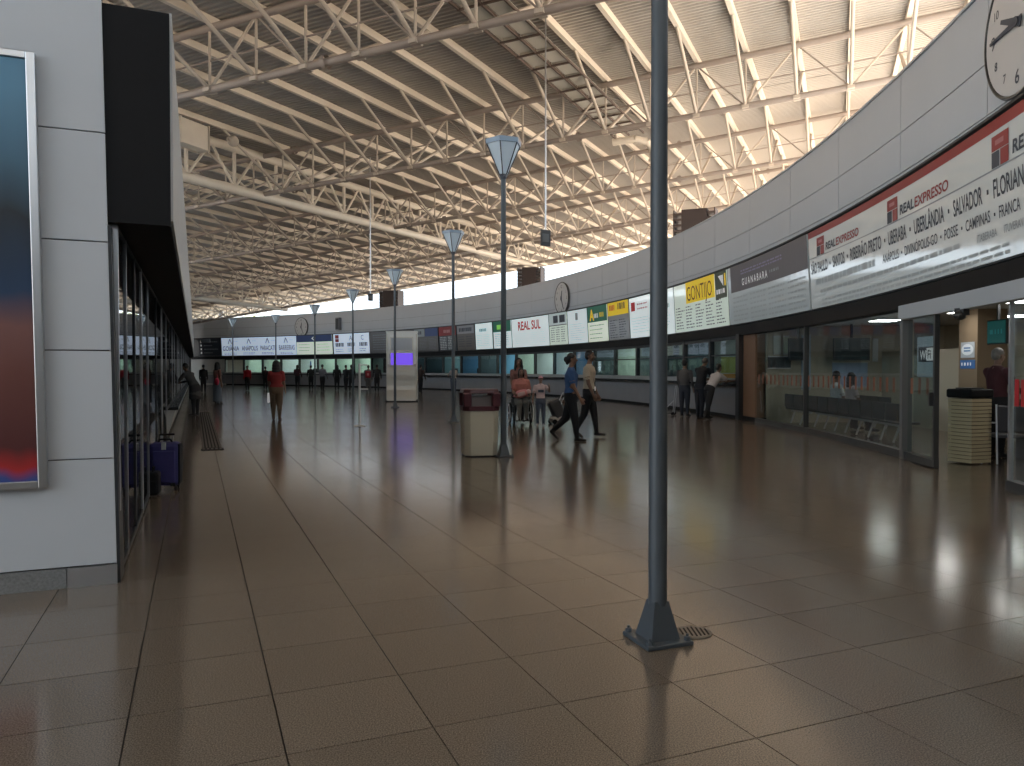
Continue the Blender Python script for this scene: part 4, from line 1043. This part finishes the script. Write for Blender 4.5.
tube_chair(Vector(((1001-512)/760*12.0+.16, 12.15, 0)), math.radians(175), 'black seat metal frame chair in front of the man in maroon')
cc = gnd(1019, 470)+Vector((.30, -.45, 0)); tube_chair(cc, math.radians(120), 'metal frame chair at the right edge behind the glass')
p = rp(rs(1016, -1.8), 0, -1.8)
dk = thing('office_desk', p, 'office desk with dark front behind the man in maroon', 'desk')
sd = rs(1016, -2.0)
MB().rbox(sd-2.0, sd, 1.0, 1.05, -2.6, -1.9).build('top', M_wall_in, dk); MB().rbox(sd-1.95, sd-.05, 0, 1.0, -2.05, -1.98).build('front_panel', M_seat, dk); MB().rbox(sd-.1, sd-.05, 0, 1.0, -2.6, -2.05).build('side_panel', M_seat, dk)

# tree beyond the far wall
c = Vector((-31.5, 96, 0)); rng = random.Random(5)
t = thing('tree', c, 'yellow green treetop showing over the far wall at the left', 'tree')
MB().tube(c, c+Vector((0, 0, 5)), .25, .12, 8).build('trunk', M_conc, t)
b = MB()
for i in range(500):
    a = rng.uniform(0, 6.28); r_ = rng.random()**.5*2.6; z = rng.uniform(4.2, 8.3); q = c+Vector((r_*math.cos(a), r_*math.sin(a), z))
    d = Vector((rng.uniform(-1, 1), rng.uniform(-1, 1), rng.uniform(-1, 1))).normalized(); e = d.orthogonal().normalized(); f_ = d.cross(e)
    b.add([q-e*.22, q+f_*.12, q+e*.22, q-f_*.12], [(0, 1, 2, 3)])
b.build('foliage', mat('leaf_yellow_green', (.32, .36, .06), .6), t, fix=False)

# ================================================================== PEOPLE
def remesh(mb, name, mats, voxel, smooth=2):
    """overlapping body volumes fused into one continuous skin; every face keeps the material of the nearest volume"""
    me = mb.mesh('tmp', mats); o = bpy.data.objects.new('tmp', me); COL.objects.link(o)
    bm = bmesh.new(); bm.from_mesh(me); bmesh.ops.recalc_face_normals(bm, faces=bm.faces); bm.to_mesh(me); bm.free()
    md = o.modifiers.new('r', 'REMESH'); md.mode = 'VOXEL'; md.voxel_size = voxel; md.use_smooth_shade = True
    ms = o.modifiers.new('s', 'SMOOTH'); ms.iterations = smooth; ms.factor = .5
    dg = bpy.context.evaluated_depsgraph_get(); out = bpy.data.meshes.new_from_object(o.evaluated_get(dg)); out.name = name
    kd = kdtree.KDTree(len(mb.f))
    for i, f in enumerate(mb.f):
        c = Vector((0, 0, 0))
        for j in f: c += mb.v[j]
        kd.insert(c/len(f), i)
    kd.balance()
    out.materials.clear()
    for m_ in mats: out.materials.append(m_)
    idx = [mb.m[kd.find(p_.center)[1]] for p_ in out.polygons]
    out.polygons.foreach_set('material_index', idx); out.polygons.foreach_set('use_smooth', [True]*len(idx)); out.update()
    bpy.data.objects.remove(o); bpy.data.meshes.remove(me)
    return out
def limb(mb, p0, p1, r0, r1, k=5):
    p0, p1 = Vector(p0), Vector(p1); d = p1-p0; L_ = d.length; z = d.normalized(); x = z.orthogonal().normalized(); y = z.cross(x); seg = 10
    vs = []; prof_ = []
    for i in range(4): a = math.pi/2*(i+.4)/4; prof_.append((r0*math.sin(a), -r0*math.cos(a)))
    for i in range(k+1): prof_.append((r0+(r1-r0)*i/k, L_*i/k))
    for i in range(1, 4): a = math.pi/2*i/4; prof_.append((r1*math.cos(a), L_+r1*math.sin(a)))
    for r, h in prof_:
        for j in range(seg):
            a = 2*math.pi*j/seg; vs.append(p0+z*h+x*(r*math.cos(a))+y*(r*math.sin(a)))
    n_ = len(prof_); fs = [(i*seg+j, i*seg+(j+1) % seg, (i+1)*seg+(j+1) % seg, (i+1)*seg+j) for i in range(n_-1) for j in range(seg)]
    mb.add(vs, fs+[tuple(range(seg))[::-1], tuple(range((n_-1)*seg, n_*seg))], True)
def loft(mb, rings, mids=None):                                     # rings: (centre, x axis, y axis, rx, ry)
    seg = 16; vs = []
    for c, ax, ay, rx, ry in rings:
        for j in range(seg):
            a = 2*math.pi*j/seg; vs.append(Vector(c)+ax*(rx*math.cos(a))+ay*(ry*math.sin(a)))
    n_ = len(rings)
    for i in range(n_-1):
        if mids: mb.cur = mids[i]
        mb.add(vs[i*seg:(i+2)*seg], [(j, (j+1) % seg, seg+(j+1) % seg, seg+j) for j in range(seg)], True)
    if mids: mb.cur = mids[0]
    mb.add(vs[:seg], [tuple(range(seg))[::-1]], True)
    if mids: mb.cur = mids[-1]
    mb.add(vs[-seg:], [tuple(range(seg))], True)
SK, TP, BT, SH = 0, 1, 2, 3
def cm(c, rough=.85): return mat('cloth_%d_%d_%d' % tuple(int(x*999) for x in c), c, rough, noise=.18, scale=14)
def person(label, p, rz, h=1.68, top=(.1, .1, .1), bottom=(.03, .03, .035), shoe=(.015, .015, .015), skin=(.20, .115, .075), hair=(.012, .010, .009), style='short',
           lean=0, legs=((0, 0), (0, 0)), arms=((.05, .12, .15), (.05, .12, .15)), sleeve='short', skirt=None, coat=None, stout=1.0, head=(0, 0), sit=None, voxel=.016, fem=False, curl=.5, twist=0, lower_sleeve=None):
    mb = MB(); h = h*1.07; H = h; stout = stout*1.1; X, Yv, Z = Vector((1, 0, 0)), Vector((0, 1, 0)), Vector((0, 0, 1))
    hip = Vector((0, 0, .515*H))
    T = Vector((0, math.sin(lean), math.cos(lean))); F = Vector((0, math.cos(lean), -math.sin(lean)))
    st = stout
    def tp(a, f=0): return hip+T*(a*H)+F*(f*H)
    hw = (.098 if fem else .090)*st; sw_ = .098 if fem else .112
    rings = [(tp(-.06), X, F, .070*H*st, .060*H*st), (tp(-.02), X, F, hw*H, .070*H*st), (tp(.05), X, F, hw*.97*H, .068*H*st), (tp(.11), X, F, (.072 if fem else .082)*H*st, .058*H*st),
             (tp(.19), X, F, .088*H*st, .064*H*st), (tp(.25, .004), X, F, .096*H*st, .068*H*st), (tp(.295), X, F, sw_*H, .055*H), (tp(.325), X, F, .075*H, .042*H), (tp(.345), X, F, .034*H, .034*H)]
    loft(mb, rings, [BT, BT, TP if coat is None else TP, TP, TP, TP, TP, TP])
    # neck and head
    mb.cur = SK
    nk = tp(.34); hl = lean*.55+head[1]
    TH = Vector((0, math.sin(hl), math.cos(hl))); hc = nk+TH*(.095*H)+Vector((0, math.cos(hl), -math.sin(hl)))*(.012*H)
    limb(mb, nk-T*(.02*H), hc-TH*(.03*H), .032*H, .030*H, 3)
    MH = Matrix.Rotation(head[0], 3, 'Z')@Matrix.Rotation(-hl, 3, 'X')
    def hp(x, y, z): return hc+MH@Vector((x*H, y*H, z*H))
    mb.ell(hp(0, -.004, .016), (.043*H, .053*H, .050*H), MH); mb.ell(hp(0, .012, -.022), (.034*H, .038*H, .044*H), MH)
    limb(mb, hp(0, .050, .004), hp(0, .060, -.016), .005*H, .009*H, 2)                       # nose
    for sx in (-1, 1): mb.ell(hp(sx*.044, -.004, -.006), (.006*H, .012*H, .018*H), MH, 8, 6)  # ears
    mb.ell(hp(0, .046, -.036), (.014*H, .006*H, .006*H), MH, 8, 6)                            # lips
    # arms
    for sd, (fw, out, eb) in zip((-1, 1), arms):
        sh = tp(.285)+X*(sd*sw_*.98*H)
        d1 = Vector((sd*math.sin(out), math.sin(fw)*math.cos(out), -math.cos(fw)*math.cos(out)))
        el = sh+d1*(.172*H)
        f2 = fw+eb; o2 = out*(.4 if eb < .6 else -.3)
        d2 = Vector((sd*math.sin(o2), math.sin(f2)*math.cos(o2), -math.cos(f2)*math.cos(o2)))
        wrp = el+d2*(.140*H)
        mb.cur = TP; mid = sh+d1*(.11*H)
        if sleeve == 'none': mb.cur = SK
        limb(mb, sh, mid, .036*H*st, .031*H*st, 3)
        mb.cur = TP if sleeve == 'long' else SK
        limb(mb, mid, el, .030*H if sleeve == 'long' else .026*H, .026*H if sleeve == 'long' else .024*H, 3)
        limb(mb, el, wrp, .026*H if sleeve == 'long' else .024*H, .022*H if sleeve == 'long' else .0165*H, 4)
        mb.cur = SK
        sdv = d2.cross(X*sd); sdv = (sdv if sdv.length > .01 else Yv).normalized(); nv = d2.cross(sdv).normalized()
        pc = wrp+d2*(.030*H)
        Mp = Matrix((sdv, nv, d2)).transposed()
        limb(mb, wrp-d2*(.01*H), pc, .015*H, .016*H, 2); mb.ell(pc+d2*(.006*H), (.023*H, .011*H, .030*H), Mp, 10, 8)
        cv = nv*(1 if (nv.x*sd) < 0 else -1)                                                   # curl towards the body
        for i, ln in enumerate((.036, .042, .040, .030)):
            b_ = pc+d2*(.030*H)+sdv*((-.0165+.011*i)*H); k1 = b_+(d2*math.cos(curl)+cv*math.sin(curl))*(ln*.55*H); k2 = k1+(d2*math.cos(curl*2)+cv*math.sin(curl*2))*(ln*.5*H)
            limb(mb, b_-d2*(.012*H), k1, .0056*H, .0052*H, 2); limb(mb, k1, k2, .0052*H, .0042*H, 2)
        tb = pc-d2*(.008*H)-sdv*(.019*H); t1_ = tb+(d2*.7-sdv*.5+cv*.3).normalized()*(.026*H); limb(mb, tb, t1_, .0075*H, .0062*H, 2); limb(mb, t1_, t1_+(d2*.9+cv*.3).normalized()*(.020*H), .006*H, .005*H, 2)
    # legs
    for sd, (hf, kn) in zip((-1, 1), legs):
        hj = hip+X*(sd*.050*H)-Z*(.02*H)
        a1 = hf; d1 = Vector((sd*.02, math.sin(a1), -math.cos(a1))).normalized(); kp = hj+d1*(.235*H)
        a2 = hf-kn; d2 = Vector((0, math.sin(a2), -math.cos(a2))); an = kp+d2*(.222*H)
        mb.cur = BT if skirt != 'short' else BT
        limb(mb, hj, kp, .056*H*st, .040*H*st, 5); limb(mb, kp, an, .039*H*st, .026*H, 6)
        mb.cur = SH
        tilt = max(-.9, min(.5, a2)) if a2 < -.15 else 0
        fd = Vector((sd*.12, math.cos(tilt), math.sin(tilt)*1.0)).normalized()
        hl_ = an-Z*(.014*H)-fd*(.018*H); limb(mb, hl_, an+fd*(.055*H)-Z*(.018*H), .022*H, .021*H, 2); limb(mb, an+fd*(.055*H)-Z*(.018*H), an+fd*(.095*H)-Z*(.022*H), .021*H, .016*H, 2)
    if skirt is not None:
        zz = skirt*H; loft(mb, [(hip+Z*(.09*H), X, Yv, .070*H*st, .058*H*st), (hip, X, Yv, .100*H*st, .080*H*st), (Vector((0, 0, (hip.z+zz)/2)), X, Yv, .100*H*st, .090*H*st), (Vector((0, 0, zz)), X, Yv, .105*H*st, .095*H*st)], [BT]*3)
    if coat is not None:
        zz = coat*H; loft(mb, [(tp(.12), X, F, .088*H*st, .066*H*st), (hip, X, Yv, .108*H*st, .086*H*st), (Vector((0, 0, zz)), X, Yv, .112*H*st, .092*H*st)], [TP]*2)
    mats = [mat('skin_%d' % int(skin[0]*999), skin, .6, noise=.06, scale=9), cm(top), cm(bottom), mat('shoe_%d' % int(shoe[0]*999), shoe, .5)]
    me = remesh(mb, 'body', mats, voxel)
    zmin = min(v_.co.z for v_ in me.vertices)
    t = thing('person', Vector((p[0], p[1], p[2] if sit is None else 0)), label, 'person', local=True, rz=rz)
    dz = -zmin if sit is None else sit-(hip.z-.062*H*st)
    body = link('body', me, t); body.location = (0, 0, dz)
    # hair
    hb = MB()
    if style != 'cap':
        hb.ell(hp(0, -.012, .026), (.050*H, .054*H, .050*H), MH); hb.ell(hp(0, -.028, .000), (.046*H, .038*H, .046*H), MH)
    if style == 'long':
        for i in range(4): hb.ell(hp(0, -.036-.006*i, -.03-.04*i), ((.048-.003*i)*H, .030*H, .05*H), MH)
        for sx in (-1, 1): hb.ell(hp(sx*.042, -.006, -.02), (.014*H, .026*H, .055*H), MH)
    if style == 'full':
        for i in range(3): hb.ell(hp(0, -.030, -.02-.045*i), ((.066+.004*i)*H, .044*H, .05*H), MH)
        for sx in (-1, 1): hb.ell(hp(sx*.050, .004, -.02), (.018*H, .030*H, .07*H), MH); hb.ell(hp(sx*.056, .016, -.09), (.020*H, .026*H, .06*H), MH)
    if style == 'bun': hb.ell(hp(0, -.070, -.002), (.030*H, .028*H, .034*H), MH); hb.ell(hp(0, -.055, -.03), (.026*H, .024*H, .036*H), MH)
    if style == 'cap':
        hb.ell(hp(0, -.006, .026), (.050*H, .058*H, .046*H), MH); limb(hb, hp(-.02, .05, .03), hp(.02, .05, .03), .016*H, .016*H, 2); hb.ell(hp(0, .066, .024), (.034*H, .026*H, .006*H), MH)
    hm = remesh(hb, 'hair', [mat('hair_%d_%d' % (hair[0]*999, hair[2]*999), hair, .55)], max(voxel*.8, .008), 1)
    ho = link('hair' if style != 'cap' else 'cap', hm, t); ho.location = (0, 0, dz)
    if voxel < .013:
        eb_ = MB()
        for sx in (-1, 1): eb_.ell(hp(sx*.017, .0415, .006), (.007*H, .005*H, .004*H), MH, 8, 6)
        eo = eb_.build('eyes', mat('eye_dark', (.02, .015, .012), .3), t); eo.location = (0, 0, dz)
        eb_ = MB()
        for sx in (-1, 1): eb_.ell(hp(sx*.017, .043, .017), (.010*H, .004*H, .0022*H), MH, 8, 6)
        eo = eb_.build('eyebrows', mat('eye_dark', (.02, .015, .012), .3), t); eo.location = (0, 0, dz)
    t['_dz'] = dz
    return t
def lpart(t, mb, name, m, bevel=0): return mb.build(name, m, t, bevel=bevel)
PI = math.pi; D = math.radians
STAND = ((.06, .05), (-.04, .02))
# walking couple
c = gnd(571, 441)
pa = person('woman in blue T-shirt and black trousers walking beside the man with a lanyard', c, D(-98), 1.70, (.032, .085, .21), (.010, .010, .012), style='bun', legs=((-.28, .50), (.20, .08)), arms=((-.28, .10, .12), (.22, .10, .30)), fem=True, stout=1.08, voxel=.0105, skin=(.22, .12, .08))
c = gnd(589, 437.5)
pb = person('man in beige shirt with lanyard and dark trousers walking beside the woman in blue', c, D(-112), 1.74, (.42, .36, .28), (.012, .012, .014), legs=((.20, .06), (-.2, .28)), arms=((.0, .12, .45), (.20, .20, .25)), voxel=.0105, skin=(.16, .09, .06), head=(-.1, 0))
b = MB(); b.path([(-.07, .055, 1.44), (-.055, .125, 1.28), (0, .135, 1.12), (.055, .125, 1.28), (.07, .055, 1.44)], .007, 6); lpart(pb, b, 'lanyard', M_ink)
lpart(pb, MB().box((0, .135, 1.08), (.06, .01, .09)), 'badge', M_wht)
c2 = Vector(pb.location)+Vector((.10, .30, 0))
# grey trolley bag half hidden behind the couple
c = gnd(556, 424)
t = thing('trolley_bag', c, 'dark bag tilted on a small trolley behind the walking couple', 'bag', local=True, rz=.4)
Mt = Matrix.Rotation(-.45, 3, 'Y')
MB().box((0, 0, .42), (.32, .26, .5), M=Mt).build('bag', M_seat, t, bevel=.05); MB().box((-.02, 0, .16), (.3, .24, .14), M=Mt).build('lower_bag', mat('bag_pale', (.40, .38, .36), .6), t, bevel=.03)
MB().path([(-.12, .1, .06), (.25, .1, .85), (.25, -.1, .85), (-.12, -.1, .06)], .012).build('handle', M_alu, t)
for sy in (-.14, .14): MB().tube((-.1, sy-.02, .07), (-.1, sy+.02, .07), .07, .07, 14).build('wheel', M_black, t)

# wheelchair group
c = gnd(521, 424); rzw = D(186)
t = thing('wheelchair', c, 'black wheelchair rolling towards the camera near the second pole', 'wheelchair', local=True, rz=rzw)
M_wc = mat('wheelchair_frame', (.03, .03, .033), .35, .4)
MB().box((0, 0, .50), (.44, .42, .05)).build('seat', M_seat, t, bevel=.02); MB().box((0, -.23, .74), (.44, .04, .44)).build('backrest', M_seat, t, bevel=.02)
for sx in (-1, 1):
    wo_ = MB().torus((sx*.29, -.14, .30), (1, 0, 0), .28, .020, 28).build('wheel', M_black, t)
    MB().torus((sx*.325, -.14, .30), (1, 0, 0), .245, .009, 28).build('push_rim', M_alu, wo_)
    sp_ = MB()
    for i in range(12): a = i*PI/6; sp_.tube((sx*.29, -.14, .30), (sx*.29, -.14+.27*math.cos(a), .30+.27*math.sin(a)), .003, .003, 4)
    sp_.build('spokes', M_alu, wo_)
    MB().tube((sx*.25, -.14, .30), (sx*.33, -.14, .30), .03, .03, 12).build('hub', M_alu, wo_)
    MB().tube((sx*.22-.015, .30, .08), (sx*.22+.015, .30, .08), .08, .08, 14).build('caster', M_black, t)
    MB().path([(sx*.23, -.24, .95), (sx*.23, -.24, .30), (sx*.23, .26, .30), (sx*.22, .36, .14)], .013).build('side_frame', M_wc, t)
    MB().path([(sx*.23, -.24, .95), (sx*.23, -.38, .97)], .016).build('push_handle', M_black, t)
    MB().path([(sx*.23, -.24, .70), (sx*.23, .14, .70), (sx*.23, .22, .5)], .013).build('arm_frame', M_wc, t); MB().box((sx*.23, -.04, .72), (.06, .32, .03)).build('arm_pad', M_black, t, bevel=.01)
    MB().tube((sx*.22, .30, .16), (sx*.22, .28, .32), .012).build('caster_fork', M_wc, t)
    MB().box((sx*.12, .42, .12), (.17, .2, .02)).build('footplate', M_black, t)
    MB().path([(sx*.22, .26, .48), (sx*.2, .40, .13)], .012).build('foot_hanger', M_wc, t)
ps = person('woman in coral top seated in the wheelchair holding a pink bundle', c, rzw, 1.60, (.40, .15, .12), (.12, .12, .11), style='long', legs=((1.42, 1.30), (1.42, 1.30)), arms=((.35, .22, 1.0), (.35, .22, 1.0)), sleeve='short', fem=True, stout=1.22, sit=.53, voxel=.0115, skin=(.17, .09, .06))
bb = Vector((c.x, c.y, .84)); fwd = Vector((-math.sin(rzw), math.cos(rzw), 0))
t = thing('pink_bundle', bb+fwd*.26, 'pink and white bundle held on the lap of the woman in the wheelchair', 'bundle', local=True, rz=rzw)
MB().ell((0.02, 0, .0), (.22, .11, .11), Matrix.Rotation(.3, 3, 'Y')).build('blanket', cm((.55, .22, .22)), t); MB().ell((-.17, .03, .06), (.07, .07, .07)).build('hood', cm((.62, .42, .40)), t); MB().box((.03, .10, .0), (.2, .03, .1), M=Matrix.Rotation(.3, 3, 'Y')).build('fold', cm((.5, .36, .34)), t, bevel=.01)
cp = c-fwd*.62
person('woman with long black hair pushing the wheelchair', cp, rzw, 1.66, (.20, .09, .075), (.03, .03, .035), style='full', arms=((.45, .12, .55), (.45, .12, .55)), legs=((.2, .1), (-.2, .3)), fem=True, voxel=.0115, skin=(.18, .10, .07), sleeve='short')
c = gnd(540.5, 426)
pc_ = person('child in white printed top, jeans and pink cap beside the wheelchair', c, D(184), 1.21, (.58, .44, .42), (.07, .085, .12), style='cap', hair=(.55, .26, .27), shoe=(.35, .33, .33), arms=((.9, .35, 1.5), (.15, .25, .3)), legs=((.12, .1), (-.06, .1)), stout=.98, voxel=.0105, skin=(.24, .14, .10), sleeve='short')
lpart(pc_, MB().box((0, .098, .93), (.15, .012, .07)), 'shirt_print', M_ink, .004)
# red-shirted woman seen from behind
c = gnd(276.5, 420)
pr = person('woman in red shirt and khaki trousers seen from behind in mid hall', c, D(5), 1.63, (.24, .025, .025), (.14, .09, .055), style='full', legs=((.05, .02), (-.05, .02)), arms=((.25, .22, .5), (.15, .15, .25)), fem=True, stout=1.12, voxel=.015, shoe=(.10, .05, .04))
lpart(pr, MB().box((-.24, .06, .66), (.05, .16, .30)), 'white_bag', M_wht, .02)
# customers at the right counter
def cust(label, x, y, rz, **k): return person(label, gnd(x, y), D(rz), **k)
cust('man in grey jacket waiting behind the customers at the right counter', 684.5, 416.5, -35, h=1.66, top=(.09, .085, .085), bottom=(.03, .035, .05), sleeve='long', arms=((.1, .12, .5), (.1, .12, .3)), voxel=.014)
cust('customer in black bending over the counter between two others', 700, 418, -50, h=1.76, top=(.014, .014, .016), bottom=(.018, .02, .028), sleeve='long', lean=.22, head=(0, .5), arms=((.6, .1, .9), (.7, .1, .9)), voxel=.014, legs=((.05, .02), (-.08, .02)), hair=(.05, .045, .04))
cust('customer in white shirt leaning onto the counter by the brown pier', 709, 419.5, -65, h=1.62, top=(.55, .50, .48), bottom=(.014, .014, .016), lean=.62, head=(0, -.3), arms=((.9, .1, .7), (1.0, .1, .6)), voxel=.014, legs=((.1, .1), (-.22, .1)), stout=1.05)
c = gnd(670, 415)
t = thing('luggage_cart', c, 'small folding luggage cart with wheels beside the grey-jacketed man', 'cart', local=True, rz=-.4)
MB().path([(.12, -.13, .06), (.2, -.13, .95), (.2, .13, .95), (.12, .13, .06)], .014).build('handle_frame', M_alu, t); MB().box((-.08, 0, .06), (.42, .32, .03)).build('platform', M_wc, t, bevel=.01)
MB().path([(-.25, -.13, .08), (.16, -.13, .5)], .010).build('brace', M_alu, t)
for sx, sy in ((.12, -.17), (.12, .17), (-.26, -.15), (-.26, .15)): MB().tube((sx, sy-.02, .055), (sx, sy+.02, .055), .055, .055, 12).build('wheel', M_black, t)
# far left
c = lp(36, .55, 0)
person('person in grey coat bending over the left counter', lp(21, .50, 0), D(75), 1.66, (.055, .052, .052), (.02, .02, .022), lean=.55, coat=.30, sleeve='long', arms=((.7, .1, .7), (.7, .1, .7)), voxel=.015)
cust('man in black standing between the left counter and the long-skirted woman', 203.5, 392.5, 12, h=1.66, top=(.016, .016, .018), bottom=(.014, .014, .016), sleeve='long', voxel=.018)
pw = cust('woman with long black hair, blue grey long skirt and pink bag', 217.5, 404, -35, h=1.68, top=(.20, .10, .08), bottom=(.13, .155, .19), style='full', skirt=.06, fem=True, voxel=.016)
lpart(pw, MB().ell((.20, -.16, .98), (.13, .09, .16)), 'pink_bag', cm((.62, .05, .10))); lpart(pw, MB().path([(.06, -.08, 1.38), (.2, -.12, 1.1)], .012), 'strap', cm((.62, .05, .10)))
cust('person in bright red top and dark trousers standing far back', 247.5, 391, 190, h=1.60, top=(.42, .015, .03), bottom=(.012, .012, .014), sleeve='long', voxel=.018, legs=((.12, .1), (-.12, .1)))
cust('person in dark clothes at the far counter left of the woman in red', 265.5, 389.5, 0, h=1.58, top=(.03, .02, .022), bottom=(.015, .015, .016), sleeve='long', voxel=.018)
far = [(297.5, 389.2, 0, (.05, .015, .02), 'long', 'person in dark maroon top at the far counter right of the woman in red'), (311, 389.5, 20, (.018, .022, .02), 'short', 'dark dressed person with short hair in front of the purple poster window'),
       (322.5, 391.3, -10, (.17, .17, .19), 'short', 'person in pale grey shirt waiting in front of the far counter'), (337, 390.8, 15, (.02, .018, .018), 'full', 'broad dark figure leaning left at the far counter'),
       (346, 391.2, -25, (.016, .016, .018), 'short', 'person in black left of the pair by the barrier post'), (351.5, 391.4, 20, (.018, .017, .018), 'bun', 'taller person in black facing the counter beside the distant lamp post'),
       (377, 392.0, 10, (.02, .02, .022), 'short', 'dark dressed person just left of the kiosk'), (420.5, 393, -20, (.035, .022, .02), 'short', 'dark dressed person just right of the kiosk')]
for x, y, rz, tc_, stl, lab in far:
    cust(lab, x, y, rz, h=1.66+.02*(x % 5)-.03, top=tc_, bottom=(.014, .014, .017), sleeve='long', style=stl, voxel=.02, arms=((.35, .2, .6), (.2, .2, .3)), legs=((.08, .05), (-.1, .08)))
pk = cust('person with red backpack facing the far counter beside the white post', 368.5, 392.5, 5, h=1.64, top=(.10, .10, .105), bottom=(.10, .095, .095), sleeve='long', voxel=.018, stout=1.1)
lpart(pk, MB().box((0, -.2, 1.18), (.36, .18, .46)), 'backpack', cm((.25, .02, .03)), .06); lpart(pk, MB().box((0, -.30, 1.18), (.12, .02, .14)), 'patch', cm((.5, .2, .2)))
cust('person in white top and blue jeans at the counter behind the third pole', 453.5, 394.5, 15, h=1.62, top=(.36, .31, .29), bottom=(.02, .03, .07), voxel=.018, fem=True, style='long', arms=((.5, .4, .8), (.5, .4, .8)))
# office people
sq = rs(837, -1.1); pos = rp(sq, 0, -1.08); rzs = sq/R-PI/2
person('person in white shirt seated in the office, left of two', pos, rzs, 1.66, (.55, .58, .60), (.03, .03, .04), legs=((1.45, 1.35), (1.45, 1.35)), sit=.45, voxel=.015, arms=((.3, .2, .9), (.3, .2, .9)), skin=(.13, .07, .05), head=(.3, 0))
pos = rp(rs(852, -1.1), 0, -1.08)
person('person in pinkish white top seated in the office, right of two', pos, rzs, 1.60, (.50, .44, .44), (.03, .03, .04), style='full', legs=((1.45, 1.35), (1.45, 1.35)), sit=.45, voxel=.015, arms=((.3, .2, .9), (.3, .2, .9)), fem=True, skin=(.16, .09, .06))
pos = Vector(((997-512)/760*13.0, 13.0, 0))
person('older man in maroon shirt standing in the office doorway', pos, D(-80), 1.71, (.070, .018, .024), (.014, .014, .016), hair=(.22, .21, .20), sleeve='long', arms=((.5, .08, .6), (.5, .08, .6)), voxel=.0115, stout=1.05, skin=(.26, .16, .12), head=(-.1, .05))
